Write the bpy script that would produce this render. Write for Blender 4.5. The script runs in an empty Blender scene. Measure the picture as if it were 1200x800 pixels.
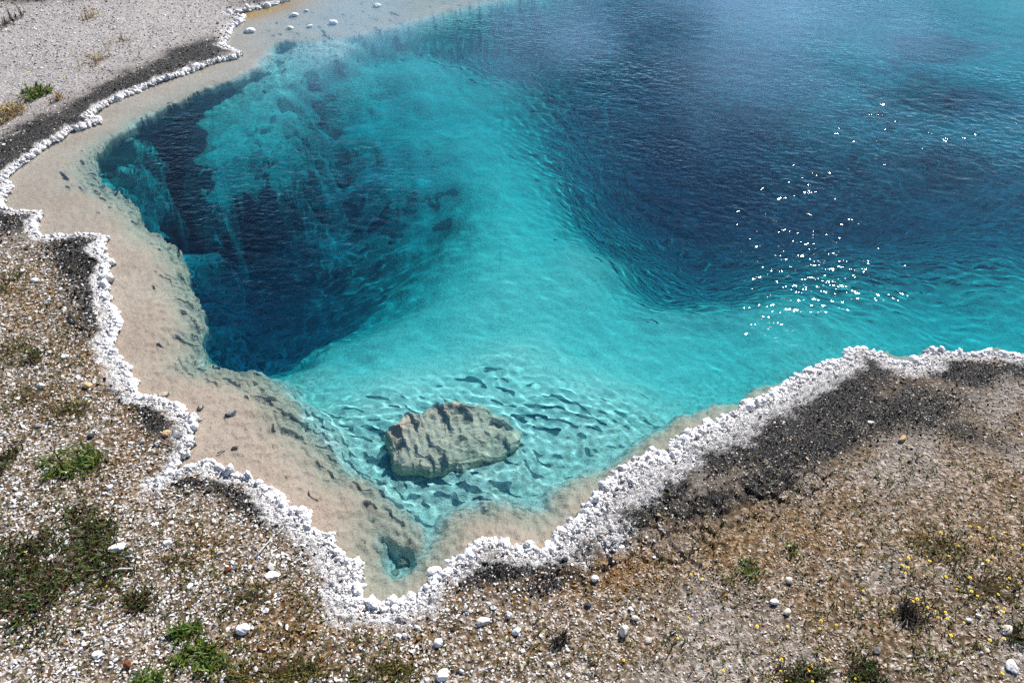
import bpy, bmesh, math, random
import numpy as np
from mathutils import Vector

random.seed(7)
RNG = np.random.default_rng(7)
scene = bpy.context.scene
COL = scene.collection
R = math.radians

# ------------------------------------------------------------------ camera
CAM_H, PITCH, LENS = 2.3, 40.0, 26.0
FPX = 1200 * LENS / 36.0
SP, CP = math.sin(R(PITCH)), math.cos(R(PITCH))


def ray(px, py):
    """direction of the photo's pixel (1200 x 800 frame) as measured on site"""
    a = (np.asarray(px, float) - 600) / FPX
    b = -(np.asarray(py, float) - 400) / FPX
    return a, CP + b * SP, -SP + b * CP


def at(px, py, z=0.0):
    dx, dy, dz = ray(px, py)
    t = (CAM_H - z) / -dz
    return dx * t, dy * t


def at_depth(px, py, d):
    """ground position of a point d metres under the water, seen through the refracting surface"""
    dx, dy, dz = ray(px, py)
    t = CAM_H / -dz
    x, y = dx * t, dy * t
    h = np.hypot(dx, dy)
    n = np.sqrt(h * h + dz * dz)
    sr = (h / n) / 1.33
    tr = sr / np.sqrt(1 - sr * sr)
    return x + dx / h * tr * d, y + dy / h * tr * d


def to_px(x, y, z=0.0):
    z = z - CAM_H
    f = y * CP - z * SP
    u = y * SP + z * CP
    f = np.where(f < 0.05, 0.05, f)
    return 600 + FPX * x / f, 400 - FPX * u / f


cam_d = bpy.data.cameras.new('camera')
cam_d.lens = LENS
cam_d.sensor_width = 36
cam_d.clip_start = 0.02
cam_d.clip_end = 2000
cam = bpy.data.objects.new('camera', cam_d)
cam.location = (0, 0, CAM_H)
cam.rotation_euler = (R(90 - PITCH), 0, 0)
COL.objects.link(cam)
scene.camera = cam

# ------------------------------------------------------------------ numpy helpers
_perm = RNG.permutation(4096)
_grad = RNG.uniform(0, 2 * np.pi, 4096)
_gx, _gy = np.cos(_grad), np.sin(_grad)


def pnoise(x, y, seed=0):
    xi = np.floor(x).astype(np.int64)
    yi = np.floor(y).astype(np.int64)
    xf, yf = x - xi, y - yi
    u = xf * xf * xf * (xf * (xf * 6 - 15) + 10)
    v = yf * yf * yf * (yf * (yf * 6 - 15) + 10)

    def g(ix, iy, fx, fy):
        h = _perm[(_perm[(ix + seed * 131) & 4095] + iy * 7 + seed) & 4095]
        return _gx[h] * fx + _gy[h] * fy
    a = g(xi, yi, xf, yf)
    b = g(xi + 1, yi, xf - 1, yf)
    c = g(xi, yi + 1, xf, yf - 1)
    d = g(xi + 1, yi + 1, xf - 1, yf - 1)
    return (a + u * (b - a) + v * (c + u * (d - c) - (a + u * (b - a)))) * 1.5


def fbm(x, y, f, octs=4, seed=0, gain=0.5):
    r, a, t = 0, 1.0, 0
    for o in range(octs):
        r = r + a * pnoise(x * f + 17.3 * o, y * f - 9.1 * o, seed + o * 3)
        t += a
        a *= gain
        f *= 2.03
    return r / t


def worley(x, y, f, seed=0, jit=0.9):
    """F1 and F2-F1 of a jittered lattice"""
    x, y = x * f, y * f
    xi = np.floor(x).astype(np.int64)
    yi = np.floor(y).astype(np.int64)
    f1 = np.full(x.shape, 9.0)
    f2 = np.full(x.shape, 9.0)
    for ox in (-1, 0, 1):
        for oy in (-1, 0, 1):
            h = _perm[(_perm[(xi + ox + seed * 57) & 4095] + (yi + oy) * 13 + seed) & 4095]
            px = xi + ox + .5 + _gx[h] * .5 * jit
            py = yi + oy + .5 + _gy[(h * 5 + 11) & 4095] * .5 * jit
            d = np.hypot(px - x, py - y)
            f2 = np.minimum(f2, np.maximum(f1, d))
            f1 = np.minimum(f1, d)
    return f1, f2 - f1


def sstep(a, b, x):
    t = np.clip((x - a) / (b - a), 0, 1)
    return t * t * (3 - 2 * t)


def sdf(poly, x, y, vec=False):
    """signed distance, positive inside the closed polygon"""
    P = np.asarray(poly, float)
    Q = np.roll(P, -1, 0)
    out = np.empty(x.size)
    nx, ny = np.empty(x.size), np.empty(x.size)
    X, Y = x.ravel(), y.ravel()
    for s in range(0, X.size, 20000):
        xx, yy = X[s:s + 20000, None], Y[s:s + 20000, None]
        ex, ey = Q[:, 0] - P[:, 0], Q[:, 1] - P[:, 1]
        wx, wy = xx - P[:, 0], yy - P[:, 1]
        t = np.clip((wx * ex + wy * ey) / (ex * ex + ey * ey + 1e-12), 0, 1)
        qx, qy = wx - t * ex, wy - t * ey
        d2 = qx ** 2 + qy ** 2
        if vec:
            im = d2.argmin(1)[:, None]
            nx[s:s + 20000] = np.take_along_axis(qx, im, 1)[:, 0]
            ny[s:s + 20000] = np.take_along_axis(qy, im, 1)[:, 0]
        d2 = d2.min(1)
        c1 = P[:, 1] <= yy
        c2 = Q[:, 1] > yy
        cr = ex * wy - ey * wx
        wn = ((c1 & c2 & (cr > 0)).sum(1) - (~c1 & ~c2 & (cr < 0)).sum(1))
        out[s:s + 20000] = np.where(wn != 0, 1, -1) * np.sqrt(d2)
    if vec:
        return out.reshape(x.shape), nx.reshape(x.shape), ny.reshape(x.shape)
    return out.reshape(x.shape)


def mesh_np(name, verts, faces, mats=None, smooth=True, attrs=None, colattrs=None, matidx=None):
    verts = np.ascontiguousarray(verts, np.float32)
    faces = np.ascontiguousarray(faces, np.int32)
    k = faces.shape[1]
    me = bpy.data.meshes.new(name)
    me.vertices.add(len(verts))
    me.vertices.foreach_set('co', verts.ravel())
    me.loops.add(faces.size)
    me.loops.foreach_set('vertex_index', faces.ravel())
    me.polygons.add(len(faces))
    me.polygons.foreach_set('loop_start', np.arange(0, faces.size, k, dtype=np.int32))
    me.polygons.foreach_set('loop_total', np.full(len(faces), k, np.int32))
    me.polygons.foreach_set('use_smooth', np.full(len(faces), smooth, bool))
    if matidx is not None:
        me.polygons.foreach_set('material_index', np.ascontiguousarray(matidx, np.int32))
    me.update(calc_edges=True)
    for an, arr in (attrs or {}).items():
        a = me.attributes.new(an, 'FLOAT', 'POINT')
        a.data.foreach_set('value', np.ascontiguousarray(arr, np.float32))
    for an, arr in (colattrs or {}).items():
        a = me.attributes.new(an, 'FLOAT_COLOR', 'POINT')
        c = np.ones((len(verts), 4), np.float32)
        c[:, :3] = arr
        a.data.foreach_set('color', c.ravel())
    for m in (mats or []):
        me.materials.append(m)
    return me


def link(name, me, parent=None):
    o = bpy.data.objects.new(name, me)
    COL.objects.link(o)
    if parent is not None:
        o.parent = parent
    return o


def tag(o, label=None, cat=None, group=None, kind=None):
    if label:
        o['label'] = label
    if cat:
        o['category'] = cat
    if group:
        o['group'] = group
    if kind:
        o['kind'] = kind
    return o


def icosphere(sub):
    t = (1 + 5 ** .5) / 2
    v = [(-1, t, 0), (1, t, 0), (-1, -t, 0), (1, -t, 0), (0, -1, t), (0, 1, t), (0, -1, -t), (0, 1, -t), (t, 0, -1), (t, 0, 1), (-t, 0, -1), (-t, 0, 1)]
    f = [(0, 11, 5), (0, 5, 1), (0, 1, 7), (0, 7, 10), (0, 10, 11), (1, 5, 9), (5, 11, 4), (11, 10, 2), (10, 7, 6), (7, 1, 8), (3, 9, 4), (3, 4, 2), (3, 2, 6), (3, 6, 8), (3, 8, 9), (4, 9, 5), (2, 4, 11), (6, 2, 10), (8, 6, 7), (9, 8, 1)]
    v = [np.array(p) / np.linalg.norm(p) for p in v]
    for _ in range(sub):
        cache, nf = {}, []

        def mid(a, b):
            k = (min(a, b), max(a, b))
            if k not in cache:
                m = v[a] + v[b]
                v.append(m / np.linalg.norm(m))
                cache[k] = len(v) - 1
            return cache[k]
        for a, b, c in f:
            ab, bc, ca = mid(a, b), mid(b, c), mid(c, a)
            nf += [(a, ab, ca), (b, bc, ab), (c, ca, bc), (ab, bc, ca)]
        f = nf
    return np.array(v), np.array(f)


# ------------------------------------------------------------------ materials
class NT:
    def __init__(s, name):
        s.m = bpy.data.materials.new(name)
        s.m.use_nodes = True
        s.t = s.m.node_tree
        s.n = s.t.nodes
        s.n.clear()
        s.out = s.n.new('ShaderNodeOutputMaterial')

    def new(s, typ, **kw):
        nd = s.n.new(typ)
        for k, v in kw.items():
            if k.startswith('i_'):
                nd.inputs[k[2:].replace('_', ' ')].default_value = v
            else:
                setattr(nd, k, v)
        return nd

    def l(s, a, b):
        s.t.links.new(a, b)

    def attr(s, name):
        return s.new('ShaderNodeAttribute', attribute_name=name)

    def noise(s, scale, detail=4, rough=.55, vec=None):
        nd = s.new('ShaderNodeTexNoise')
        nd.inputs['Scale'].default_value = scale
        nd.inputs['Detail'].default_value = detail
        nd.inputs['Roughness'].default_value = rough
        if vec is not None:
            s.l(vec, nd.inputs['Vector'])
        return nd.outputs['Fac']

    def pos(s):
        return s.new('ShaderNodeNewGeometry').outputs['Position']

    def ramp(s, fac, stops, interp='LINEAR'):
        nd = s.new('ShaderNodeValToRGB')
        cr = nd.color_ramp
        cr.interpolation = interp
        while len(cr.elements) < len(stops):
            cr.elements.new(.5)
        for e, (p, c) in zip(cr.elements, stops):
            e.position = p
            e.color = (*c, 1) if len(c) == 3 else c
        s.l(fac, nd.inputs[0])
        return nd.outputs[0]

    def mix(s, fac, a, b, typ='MIX'):
        nd = s.new('ShaderNodeMix', data_type='RGBA', blend_type=typ)
        for sock, v in ((nd.inputs[0], fac), (nd.inputs[6], a), (nd.inputs[7], b)):
            if hasattr(v, 'is_output'):
                s.l(v, sock)
            elif isinstance(v, (int, float)):
                sock.default_value = v
            else:
                sock.default_value = (*v, 1)
        return nd.outputs[2]

    def math(s, op, a, b=0.0, clamp=False):
        nd = s.new('ShaderNodeMath', operation=op, use_clamp=clamp)
        for sock, v in ((nd.inputs[0], a), (nd.inputs[1], b)):
            if hasattr(v, 'is_output'):
                s.l(v, sock)
            else:
                sock.default_value = v
        return nd.outputs[0]

    def bump(s, h, strength, dist, normal=None):
        nd = s.new('ShaderNodeBump')
        nd.inputs['Strength'].default_value = strength
        nd.inputs['Distance'].default_value = dist
        s.l(h, nd.inputs['Height'])
        if normal is not None:
            s.l(normal, nd.inputs['Normal'])
        return nd.outputs[0]

    def diffuse(s, col, rough=.85, normal=None, spec=.3):
        nd = s.new('ShaderNodeBsdfPrincipled')
        nd.inputs['Roughness'].default_value = rough
        nd.inputs['Specular IOR Level'].default_value = spec
        if hasattr(col, 'is_output'):
            s.l(col, nd.inputs['Base Color'])
        else:
            nd.inputs['Base Color'].default_value = (*col, 1)
        if normal is not None:
            s.l(normal, nd.inputs['Normal'])
        s.l(nd.outputs[0], s.out.inputs['Surface'])
        return nd


def ground_material():
    t = NT('sinter_gravel_soil')
    p = t.pos()
    dark = t.attr('dark').outputs['Fac']
    org = t.attr('orange').outputs['Fac']
    n1 = t.noise(55, 5, .65, p)
    n2 = t.noise(210, 3, .7, p)
    n3 = t.noise(9, 4, .6, p)
    pale = t.ramp(n1, [(.34, (.022, .016, .011)), (.50, (.115, .080, .045)), (.60, (.30, .27, .24)), (.70, (.62, .60, .58))])
    tan = t.ramp(n1, [(.34, (.03, .015, .005)), (.52, (.15, .078, .022)), (.70, (.36, .22, .09))])
    blk = t.ramp(n2, [(.40, (.004, .004, .005)), (.55, (.016, .015, .015)), (.62, (.10, .095, .09)), (.70, (.5, .48, .46))])
    of = t.math('MULTIPLY', org, t.ramp(n3, [(.35, (.15,) * 3), (.6, (1,) * 3)]))
    c = t.mix(of, pale, tan)
    df = t.math('ADD', dark, t.math('MULTIPLY', t.math('SUBTRACT', n1, .5), 1.5))
    df = t.ramp(df, [(.15, (0,) * 3), (.75, (1,) * 3)])
    df = t.math('MULTIPLY', df, t.math('GREATER_THAN', dark, .01))
    c = t.mix(df, c, blk)
    pf = t.attr('pale').outputs['Fac']
    c = t.mix(t.math('MULTIPLY', pf, t.math('SUBTRACT', 1.0, df)), c, t.ramp(n1, [(.3, (.09, .08, .076)), (.5, (.25, .232, .225)), (.7, (.46, .44, .435))]))
    cr = t.attr('crust').outputs['Fac']
    c = t.mix(cr, c, t.ramp(n2, [(.38, (.12, .115, .115)), (.5, (.50, .49, .49)), (.64, (.76, .75, .76))]))
    v1 = t.new('ShaderNodeTexVoronoi', feature='SMOOTH_F1')
    v1.inputs['Scale'].default_value = 85
    v1.inputs['Randomness'].default_value = 1
    t.l(p, v1.inputs['Vector'])
    v2 = t.new('ShaderNodeTexVoronoi', feature='F1')
    v2.inputs['Scale'].default_value = 190
    t.l(p, v2.inputs['Vector'])
    knob = t.math('MULTIPLY', t.math('ADD', v1.outputs['Distance'], t.math('MULTIPLY', v2.outputs['Distance'], .5)), cr)
    b = t.bump(t.math('SUBTRACT', 1.0, knob), 1.0, .010)
    b = t.bump(n1, .8, .012, b)
    b = t.bump(n2, .8, .004, b)
    t.diffuse(c, .9, b, .2)
    return t.m


def bed_material():
    t = NT('pale_sinter_bed')
    p = t.pos()
    n1 = t.noise(3, 4, .6, p)
    n2 = t.noise(38, 4, .6, p)
    rocky = t.attr('rocky').outputs['Fac']
    c = t.ramp(n1, [(.3, (.73, .495, .395)), (.7, (.88, .625, .51))])
    c2 = t.ramp(n2, [(.3, (.66, .63, .58)), (.6, (.88, .86, .82))])
    c = t.mix(t.attr('floor').outputs['Fac'], c, (.86, .86, .83))
    c = t.mix(rocky, c, c2)
    c = t.mix(t.math('ADD', t.math('MULTIPLY', rocky, .25), .25), c, t.ramp(n2, [(.36, (.45, .42, .40)), (.55, (1, 1, 1))]), 'MULTIPLY')
    c = t.mix(t.attr('stain').outputs['Fac'], c, (.80, .36, .05))
    n3 = t.noise(120, 3, .6, p)
    c = t.mix(.7, c, t.ramp(n3, [(.34, (.55, .52, .50)), (.48, (1, 1, 1))]), 'MULTIPLY')
    b = t.bump(n2, .6, .02)
    b = t.bump(n3, .6, .006, b)
    t.diffuse(c, .9, b, .1)
    return t.m


def water_material():
    t = NT('hot_spring_water')
    rf = t.new('ShaderNodeBsdfRefraction')
    rf.inputs['IOR'].default_value = 1.33
    rf.inputs['Roughness'].default_value = 0.0
    tr = t.new('ShaderNodeBsdfTransparent')
    gl = t.new('ShaderNodeBsdfGlossy')
    gl.inputs['Roughness'].default_value = .036
    fr = t.new('ShaderNodeFresnel')
    fr.inputs['IOR'].default_value = 1.33
    mp_ = t.new('ShaderNodeMapping')
    mp_.inputs['Rotation'].default_value = (0, 0, R(14))
    mp_.inputs['Scale'].default_value = (18, 23, 1)
    t.l(t.pos(), mp_.inputs[0])
    wv_ = t.noise(1.0, 2, .5, mp_.outputs[0])
    md = t.new('ShaderNodeMapRange')
    t.l(t.noise(.9, 2, .5, t.pos()), md.inputs[0])
    md.inputs[1].default_value, md.inputs[2].default_value = .35, .62
    md.inputs[3].default_value, md.inputs[4].default_value = .35, 1.0
    hh = t.math('MULTIPLY', t.math('MULTIPLY', wv_, md.outputs[0]), t.attr('open').outputs['Fac'])
    bn = t.bump(hh, 1.0, .0062)
    t.l(bn, gl.inputs['Normal'])
    fr2 = t.new('ShaderNodeFresnel')
    fr2.inputs['IOR'].default_value = 1.33
    t.l(t.bump(hh, 1.0, .016), fr2.inputs['Normal'])
    fmx = t.new('ShaderNodeMix', data_type='FLOAT')
    t.l(t.attr('deep').outputs['Fac'], fmx.inputs[0])
    t.l(fr.outputs[0], fmx.inputs[2])
    t.l(fr2.outputs[0], fmx.inputs[3])
    m1 = t.new('ShaderNodeMixShader')
    t.l(t.attr('soft').outputs['Fac'], m1.inputs[0])
    t.l(rf.outputs[0], m1.inputs[1])
    t.l(tr.outputs[0], m1.inputs[2])
    m2 = t.new('ShaderNodeMixShader')
    t.l(fmx.outputs[0], m2.inputs[0])
    t.l(m1.outputs[0], m2.inputs[1])
    t.l(gl.outputs[0], m2.inputs[2])
    t.l(m2.outputs[0], t.out.inputs['Surface'])
    return t.m


def depth_tint_material():
    t = NT('hot_spring_water_absorption')
    v = t.new('ShaderNodeVolumeAbsorption')
    a = np.array([5.4, .70, .47])          # absorption per metre
    v.inputs['Color'].default_value = (*(1 - a / a.max()), 1)
    v.inputs['Density'].default_value = a.max()
    t.l(v.outputs[0], t.out.inputs['Volume'])
    return t.m


def colattr_material(name, rough=.85, noise_scale=180, amt=.35, bump=.4, bd=.003):
    t = NT(name)
    c = t.attr('col').outputs['Color']
    n = t.noise(noise_scale, 3, .6, t.pos())
    k = t.ramp(n, [(.3, (1 - amt,) * 3), (.7, (1, 1, 1))])
    c = t.mix(1.0, c, k, 'MULTIPLY')
    t.diffuse(c, rough, t.bump(n, bump, bd), .08)
    return t.m


M_GROUND = ground_material()
M_BED = bed_material()
M_WATER = water_material()
M_DEPTH = depth_tint_material()
M_PEB = colattr_material('sinter_pebble')


def crust_material():
    t = NT('white_sinter_crust')
    p = t.pos()
    c = t.attr('col').outputs['Color']
    v1 = t.new('ShaderNodeTexVoronoi', feature='SMOOTH_F1')
    v1.inputs['Scale'].default_value = 170
    t.l(p, v1.inputs['Vector'])
    n = t.noise(420, 3, .65, p)
    n0 = t.noise(24, 3, .6, p)
    k = t.ramp(v1.outputs['Distance'], [(.25, (1, 1, 1)), (.8, (.80, .79, .79))])  # painted shade: the crevices between knobs are darkened in the colour
    c = t.mix(1.0, c, k, 'MULTIPLY')
    c = t.mix(1.0, c, t.ramp(n0, [(.30, (.74, .70, .67)), (.46, (1, 1, 1))]), 'MULTIPLY')
    b = t.bump(t.math('SUBTRACT', 1.0, v1.outputs['Distance']), 1.0, .006)
    b = t.bump(n, .6, .002, b)
    t.diffuse(c, .85, b, .15)
    return t.m


M_CRUST = crust_material()

# ------------------------------------------------------------------ plan of the pool (traced, then measured on the ground plane)
SHORE_PX = [(372, -14), (350, -5), (333, 2), (313, 8), (290, 13), (268, 17), (287, 23), (273, 32), (267, 43), (260, 55), (272, 60), (285, 63), (277, 68), (253, 73), (227, 83), (207, 90), (187, 97), (167, 105), (147, 113), (127, 122), (113, 132), (103, 138), (120, 143), (110, 147), (80, 155), (73, 163), (50, 175), (30, 190), (13, 203), (3, 212), (13, 218), (7, 227), (0, 235), (1, 240), (7, 247), (20, 250), (50, 251), (42, 263), (43, 272), (50, 280), (70, 280), (100, 277), (120, 279), (125, 282), (118, 290), (120, 300), (132, 309), (125, 315), (126, 327), (123, 344), (127, 357), (135, 367), (140, 374), (139, 387), (133, 399), (132, 410), (140, 424), (147, 430), (152, 444), (158, 457), (163, 469), (180, 469), (200, 474), (213, 477), (218, 487), (228, 490), (227, 500), (223, 514), (222, 530), (213, 538), (204, 549), (196, 562), (188, 568), (200, 561), (222, 550), (247, 543), (267, 555), (297, 563), (317, 576), (332, 590), (337, 601), (350, 600), (362, 605), (358, 618), (367, 625), (388, 630), (397, 646), (403, 656), (422, 660), (424, 672), (421, 687), (424, 698), (420, 705), (432, 707), (450, 710), (465, 710), (485, 704), (496, 696), (505, 688), (510, 680), (512, 672), (525, 671), (532, 667), (531, 660), (540, 656), (550, 650), (560, 640), (572, 635), (590, 636), (600, 644), (612, 645), (622, 642), (630, 649), (645, 645), (650, 637), (653, 626), (665, 616), (682, 611), (687, 595), (695, 585), (709, 571), (722, 556), (737, 546), (750, 540), (767, 535), (785, 537), (787, 525), (792, 515), (805, 513), (820, 504), (840, 497), (860, 487), (883, 474), (910, 460), (940, 440), (950, 437), (973, 427), (987, 423), (992, 414), (1007, 411), (1020, 415), (1040, 424), (1060, 429), (1075, 426), (1082, 419), (1090, 412), (1102, 414), (1107, 417), (1125, 417), (1140, 419), (1155, 415), (1175, 419), (1200, 420), (1240, 425), (1290, 421), (1350, 428), (1440, 420)]
FAR_CLOSE = [(6.2, 4.0), (8.2, 5.0), (9.6, 7.0), (9.8, 9.5), (8.2, 11.8), (5.4, 13.2), (2.4, 13.4), (-.4, 12.2), (-1.8, 10.4)]
DEEP_PX = [(620, -8), (560, 3), (500, 18), (450, 33), (420, 40), (400, 43), (370, 47), (330, 48), (318, 53), (307, 62), (297, 78), (270, 93), (240, 104), (205, 120), (180, 130), (160, 139), (130, 160), (112, 180), (110, 195), (115, 212), (140, 225), (160, 238), (166, 262), (172, 267), (187, 275), (203, 287), (217, 304), (220, 324), (220, 334), (230, 347), (233, 364), (240, 377), (233, 390), (237, 410), (230, 424), (250, 424), (270, 432), (290, 434), (310, 440), (327, 454), (343, 474), (353, 494), (367, 510), (383, 527), (400, 550), (430, 562), (451, 577), (472, 600), (486, 622), (488, 634), (470, 628), (450, 618), (438, 612), (437, 630), (443, 655), (454, 676), (470, 674), (487, 664), (502, 652), (514, 628), (520, 613), (541, 598), (568, 592), (592, 589), (622, 601), (643, 595), (649, 583), (661, 571), (675, 562), (700, 554), (715, 547), (732, 537), (747, 525), (755, 515), (777, 502), (800, 487), (827, 480), (850, 474), (873, 467), (880, 457), (907, 449), (933, 441), (955, 432), (985, 419), (1005, 409), (1025, 407), (1060, 414), (1078, 414), (1090, 409), (1130, 413), (1150, 408), (1170, 404), (1200, 412), (1260, 416), (1340, 418), (1430, 410)]
FAR_DEEP = [(6.0, 4.25), (7.8, 5.2), (9.1, 7.1), (9.2, 9.4), (7.8, 11.4), (5.2, 12.6), (2.6, 12.6), (1.0, 11.0)]

SHORE = np.array([[*map(float, at(*p))] for p in SHORE_PX] + [list(p) for p in FAR_CLOSE])
DEEP = np.array([[*map(float, at_depth(*p, .03))] for p in DEEP_PX] + [list(p) for p in FAR_DEEP])


def orient(P):
    Q = np.roll(P, -1, 0)
    return P if (P[:, 0] * Q[:, 1] - Q[:, 0] * P[:, 1]).sum() > 0 else P[::-1].copy()


SHORE_C, DEEP_C = orient(SHORE), orient(DEEP)

# how deep the bed lies: (pixel, depth in m)
DEPTH = [(200, 200, 3.6), (260, 250, 4.2), (300, 330, 3.8), (255, 380, 3.0), (300, 400, 2.2), (400, 320, 1.9), (440, 300, 1.35), (350, 250, 2.0), (250, 130, 3.0), (150, 190, 2.2), (220, 270, 4), (480, 290, .9), (460, 220, .9),
         (392, 66, .12), (350, 78, .2), (320, 98, .28), (290, 120, .4), (268, 140, .6), (245, 165, 1.1), (236, 185, 1.8), (320, 57, 1.6), (350, 55, 1.2), (380, 54, .8), (270, 105, 2.5), (230, 140, 3), (290, 90, 2.0),
         (402, 88, 1.3), (380, 112, 1.2), (340, 150, .85), (318, 168, .95), (360, 190, 1.3), (390, 230, 1.3), (420, 205, 1.0), (425, 100, 1.0), (440, 72, .9), (405, 170, 1.5), (320, 135, 1.8), (290, 175, 2.6), (340, 210, 2.2),
         (155, 195, .7), (165, 150, .6), (190, 150, 1.2), (170, 250, .8), (125, 190, 1.1),
         (480, 90, .5), (520, 120, .58), (560, 180, .58), (600, 230, .52), (560, 280, .52), (620, 300, .48), (600, 350, .42), (560, 400, .42), (500, 400, .5), (450, 380, .75), (430, 430, .5), (400, 400, 1.2), (350, 420, 1.5), (600, 440, .36), (700, 420, .5), (800, 400, .45), (760, 440, .5), (700, 480, .33), (640, 520, .28), (520, 580, .25), (450, 500, .3), (420, 520, .26), (560, 570, .24), (620, 560, .26), (380, 470, .35), (480, 240, .75), (480, 180, .75), (440, 150, .95), (500, 340, .6),
         (462, 645, .26), (470, 655, .24), (500, 620, .24), (500, 600, .25),
         (720, 160, 1.4), (760, 230, 3.6), (740, 200, 2.6), (810, 250, 3.0), (800, 300, 2.0), (740, 280, 1.6), (680, 230, .75), (690, 320, .5), (780, 350, .7), (850, 340, .7), (900, 390, .5), (850, 400, .5), (850, 430, .6), (950, 400, .55), (1000, 380, .75), (1100, 385, .85), (1180, 385, .7), (1000, 300, 1.9), (900, 250, 2.8), (1040, 200, 3.8), (1100, 250, 2.8), (850, 180, 2.8), (900, 100, 2.2), (820, 60, 3), (600, 60, 2.2), (640, 95, 1.0), (640, 140, .65), (1100, 120, 1.5), (1180, 150, 1.8), (1150, 60, 1.2), (1000, 95, 1.3), (1100, 60, 1.2), (1170, 30, 1.0), (1180, 120, 1.3), (940, 60, 1.8), (1050, 70, 1.7), (500, 50, 1.6), (560, 30, 2.2), (700, 30, 2.8), (760, 100, 3.2), (450, 48, 1.2), (1190, 10, 1.7), (1190, 250, 2.4), (900, -60, 3), (1300, 200, 2.5), (1300, 400, 1.5)]
_dw = np.array([[*map(float, at_depth(a, b, c))] for a, b, c in DEPTH])
_dd = np.array([c for _, _, c in DEPTH])
_far = np.array([a > 650 and b < 335 for a, b, c in DEPTH])
_dd = np.where(_far, _dd * .60, _dd)
_near = np.array([b > 430 and a > 400 for a, b, c in DEPTH])
_dd = np.where(_near & (_dd < .4), _dd * .53, np.where(_dd < 1.3, _dd * .74, np.minimum(_dd * .6 + .15, 1.7)))
_dd = np.where(_dd > 2.0, _dd * 1.25, _dd)
_dd = np.where(_dd > 2.2, 2.2 + (_dd - 2.2) * .4, _dd)
_dd = np.log(np.maximum(_dd, .05))
# blocks of pale rock standing under water on the far left: outline, depth at its first and last corner
OUTCROPS = [([(226, 176), (236, 192), (262, 178), (286, 166), (306, 142), (326, 128), (346, 119), (360, 97), (384, 80), (410, 74), (416, 66), (392, 60), (350, 64), (312, 72), (294, 86), (270, 106), (246, 142)], .55, .07, (230, 180), (390, 68)),
            ([(142, 205), (150, 196), (172, 184), (176, 192), (160, 208), (146, 211)], .34, .26, (140, 208), (175, 186)),
            ([(150, 170), (152, 158), (180, 146), (194, 142), (190, 158), (170, 176)], .34, .20, (150, 170), (190, 145)),
            ([(296, 176), (304, 160), (330, 138), (352, 128), (362, 140), (352, 160), (338, 182), (316, 190)], .5, .36, (310, 188), (350, 130)),
            ([(385, 118), (392, 100), (416, 92), (440, 100), (430, 118), (404, 128)], .5, .42, (385, 118), (440, 100))]
# the deep shafts of the spring: outline, depth, softness of the edge
SHAFTS = [([(80, 192), (130, 140), (200, 110), (240, 130), (240, 165), (280, 180), (320, 190), (370, 205), (425, 240), (466, 280), (478, 315), (450, 345), (410, 372), (380, 405), (330, 450), (250, 450), (200, 410), (180, 340), (140, 280), (100, 235)], 1.45, 1.0, -.65, .85),
          ([(700, 165), (760, 125), (900, 150), (1000, 150), (1085, 175), (1110, 240), (1000, 285), (890, 300), (810, 325), (765, 305), (725, 240)], 1.4, 1.0, -1.1, 1.0),
          ([(440, 46), (520, 22), (650, 10), (780, 35), (850, 80), (820, 115), (720, 106), (600, 88), (500, 66)], 1.15, .9, -.5, .8)]
# how abruptly the shelf breaks off
STEEP = [(110, 190, .2), (170, 267, .12), (220, 330, .14), (237, 400, .14), (290, 434, .16), (360, 500, .18), (430, 560, .10), (462, 640, .05), (440, 640, .05), (500, 650, .09), (590, 590, .16), (660, 570, .1), (740, 530, .1), (870, 467, .12), (1000, 410, .12), (1200, 410, .12), (500, 18, .9), (420, 40, .5), (330, 48, .18), (200, 120, .18)]
_sw = np.array([[*map(float, at(a, b))] for a, b, c in STEEP])
_ss = np.array([c for _, _, c in STEEP])


def shepard(P, V, x, y, p=3.2, eps=.17):
    out = np.empty(x.size)
    X, Y = x.ravel(), y.ravel()
    for s in range(0, X.size, 40000):
        d2 = (X[s:s + 40000, None] - P[:, 0]) ** 2 + (Y[s:s + 40000, None] - P[:, 1]) ** 2 + eps ** 2
        w = d2 ** (-p / 2)
        out[s:s + 40000] = (w * V).sum(1) / w.sum(1)
    return out.reshape(x.shape)


def blobs(items, x, y, z=0.0):
    """soft patches at photo places, evaluated on the ground"""
    px, py = to_px(x, y, z)
    o = np.zeros(x.shape)
    for cx, cy, rx, ry, ang, s in items:
        c, sn = math.cos(R(ang)), math.sin(R(ang))
        ax, ay = px - cx, py - cy
        u = (ax * c + ay * sn) / rx
        v = (-ax * sn + ay * c) / ry
        o = np.maximum(o, s * np.exp(-(u * u + v * v)))
    return o


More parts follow.
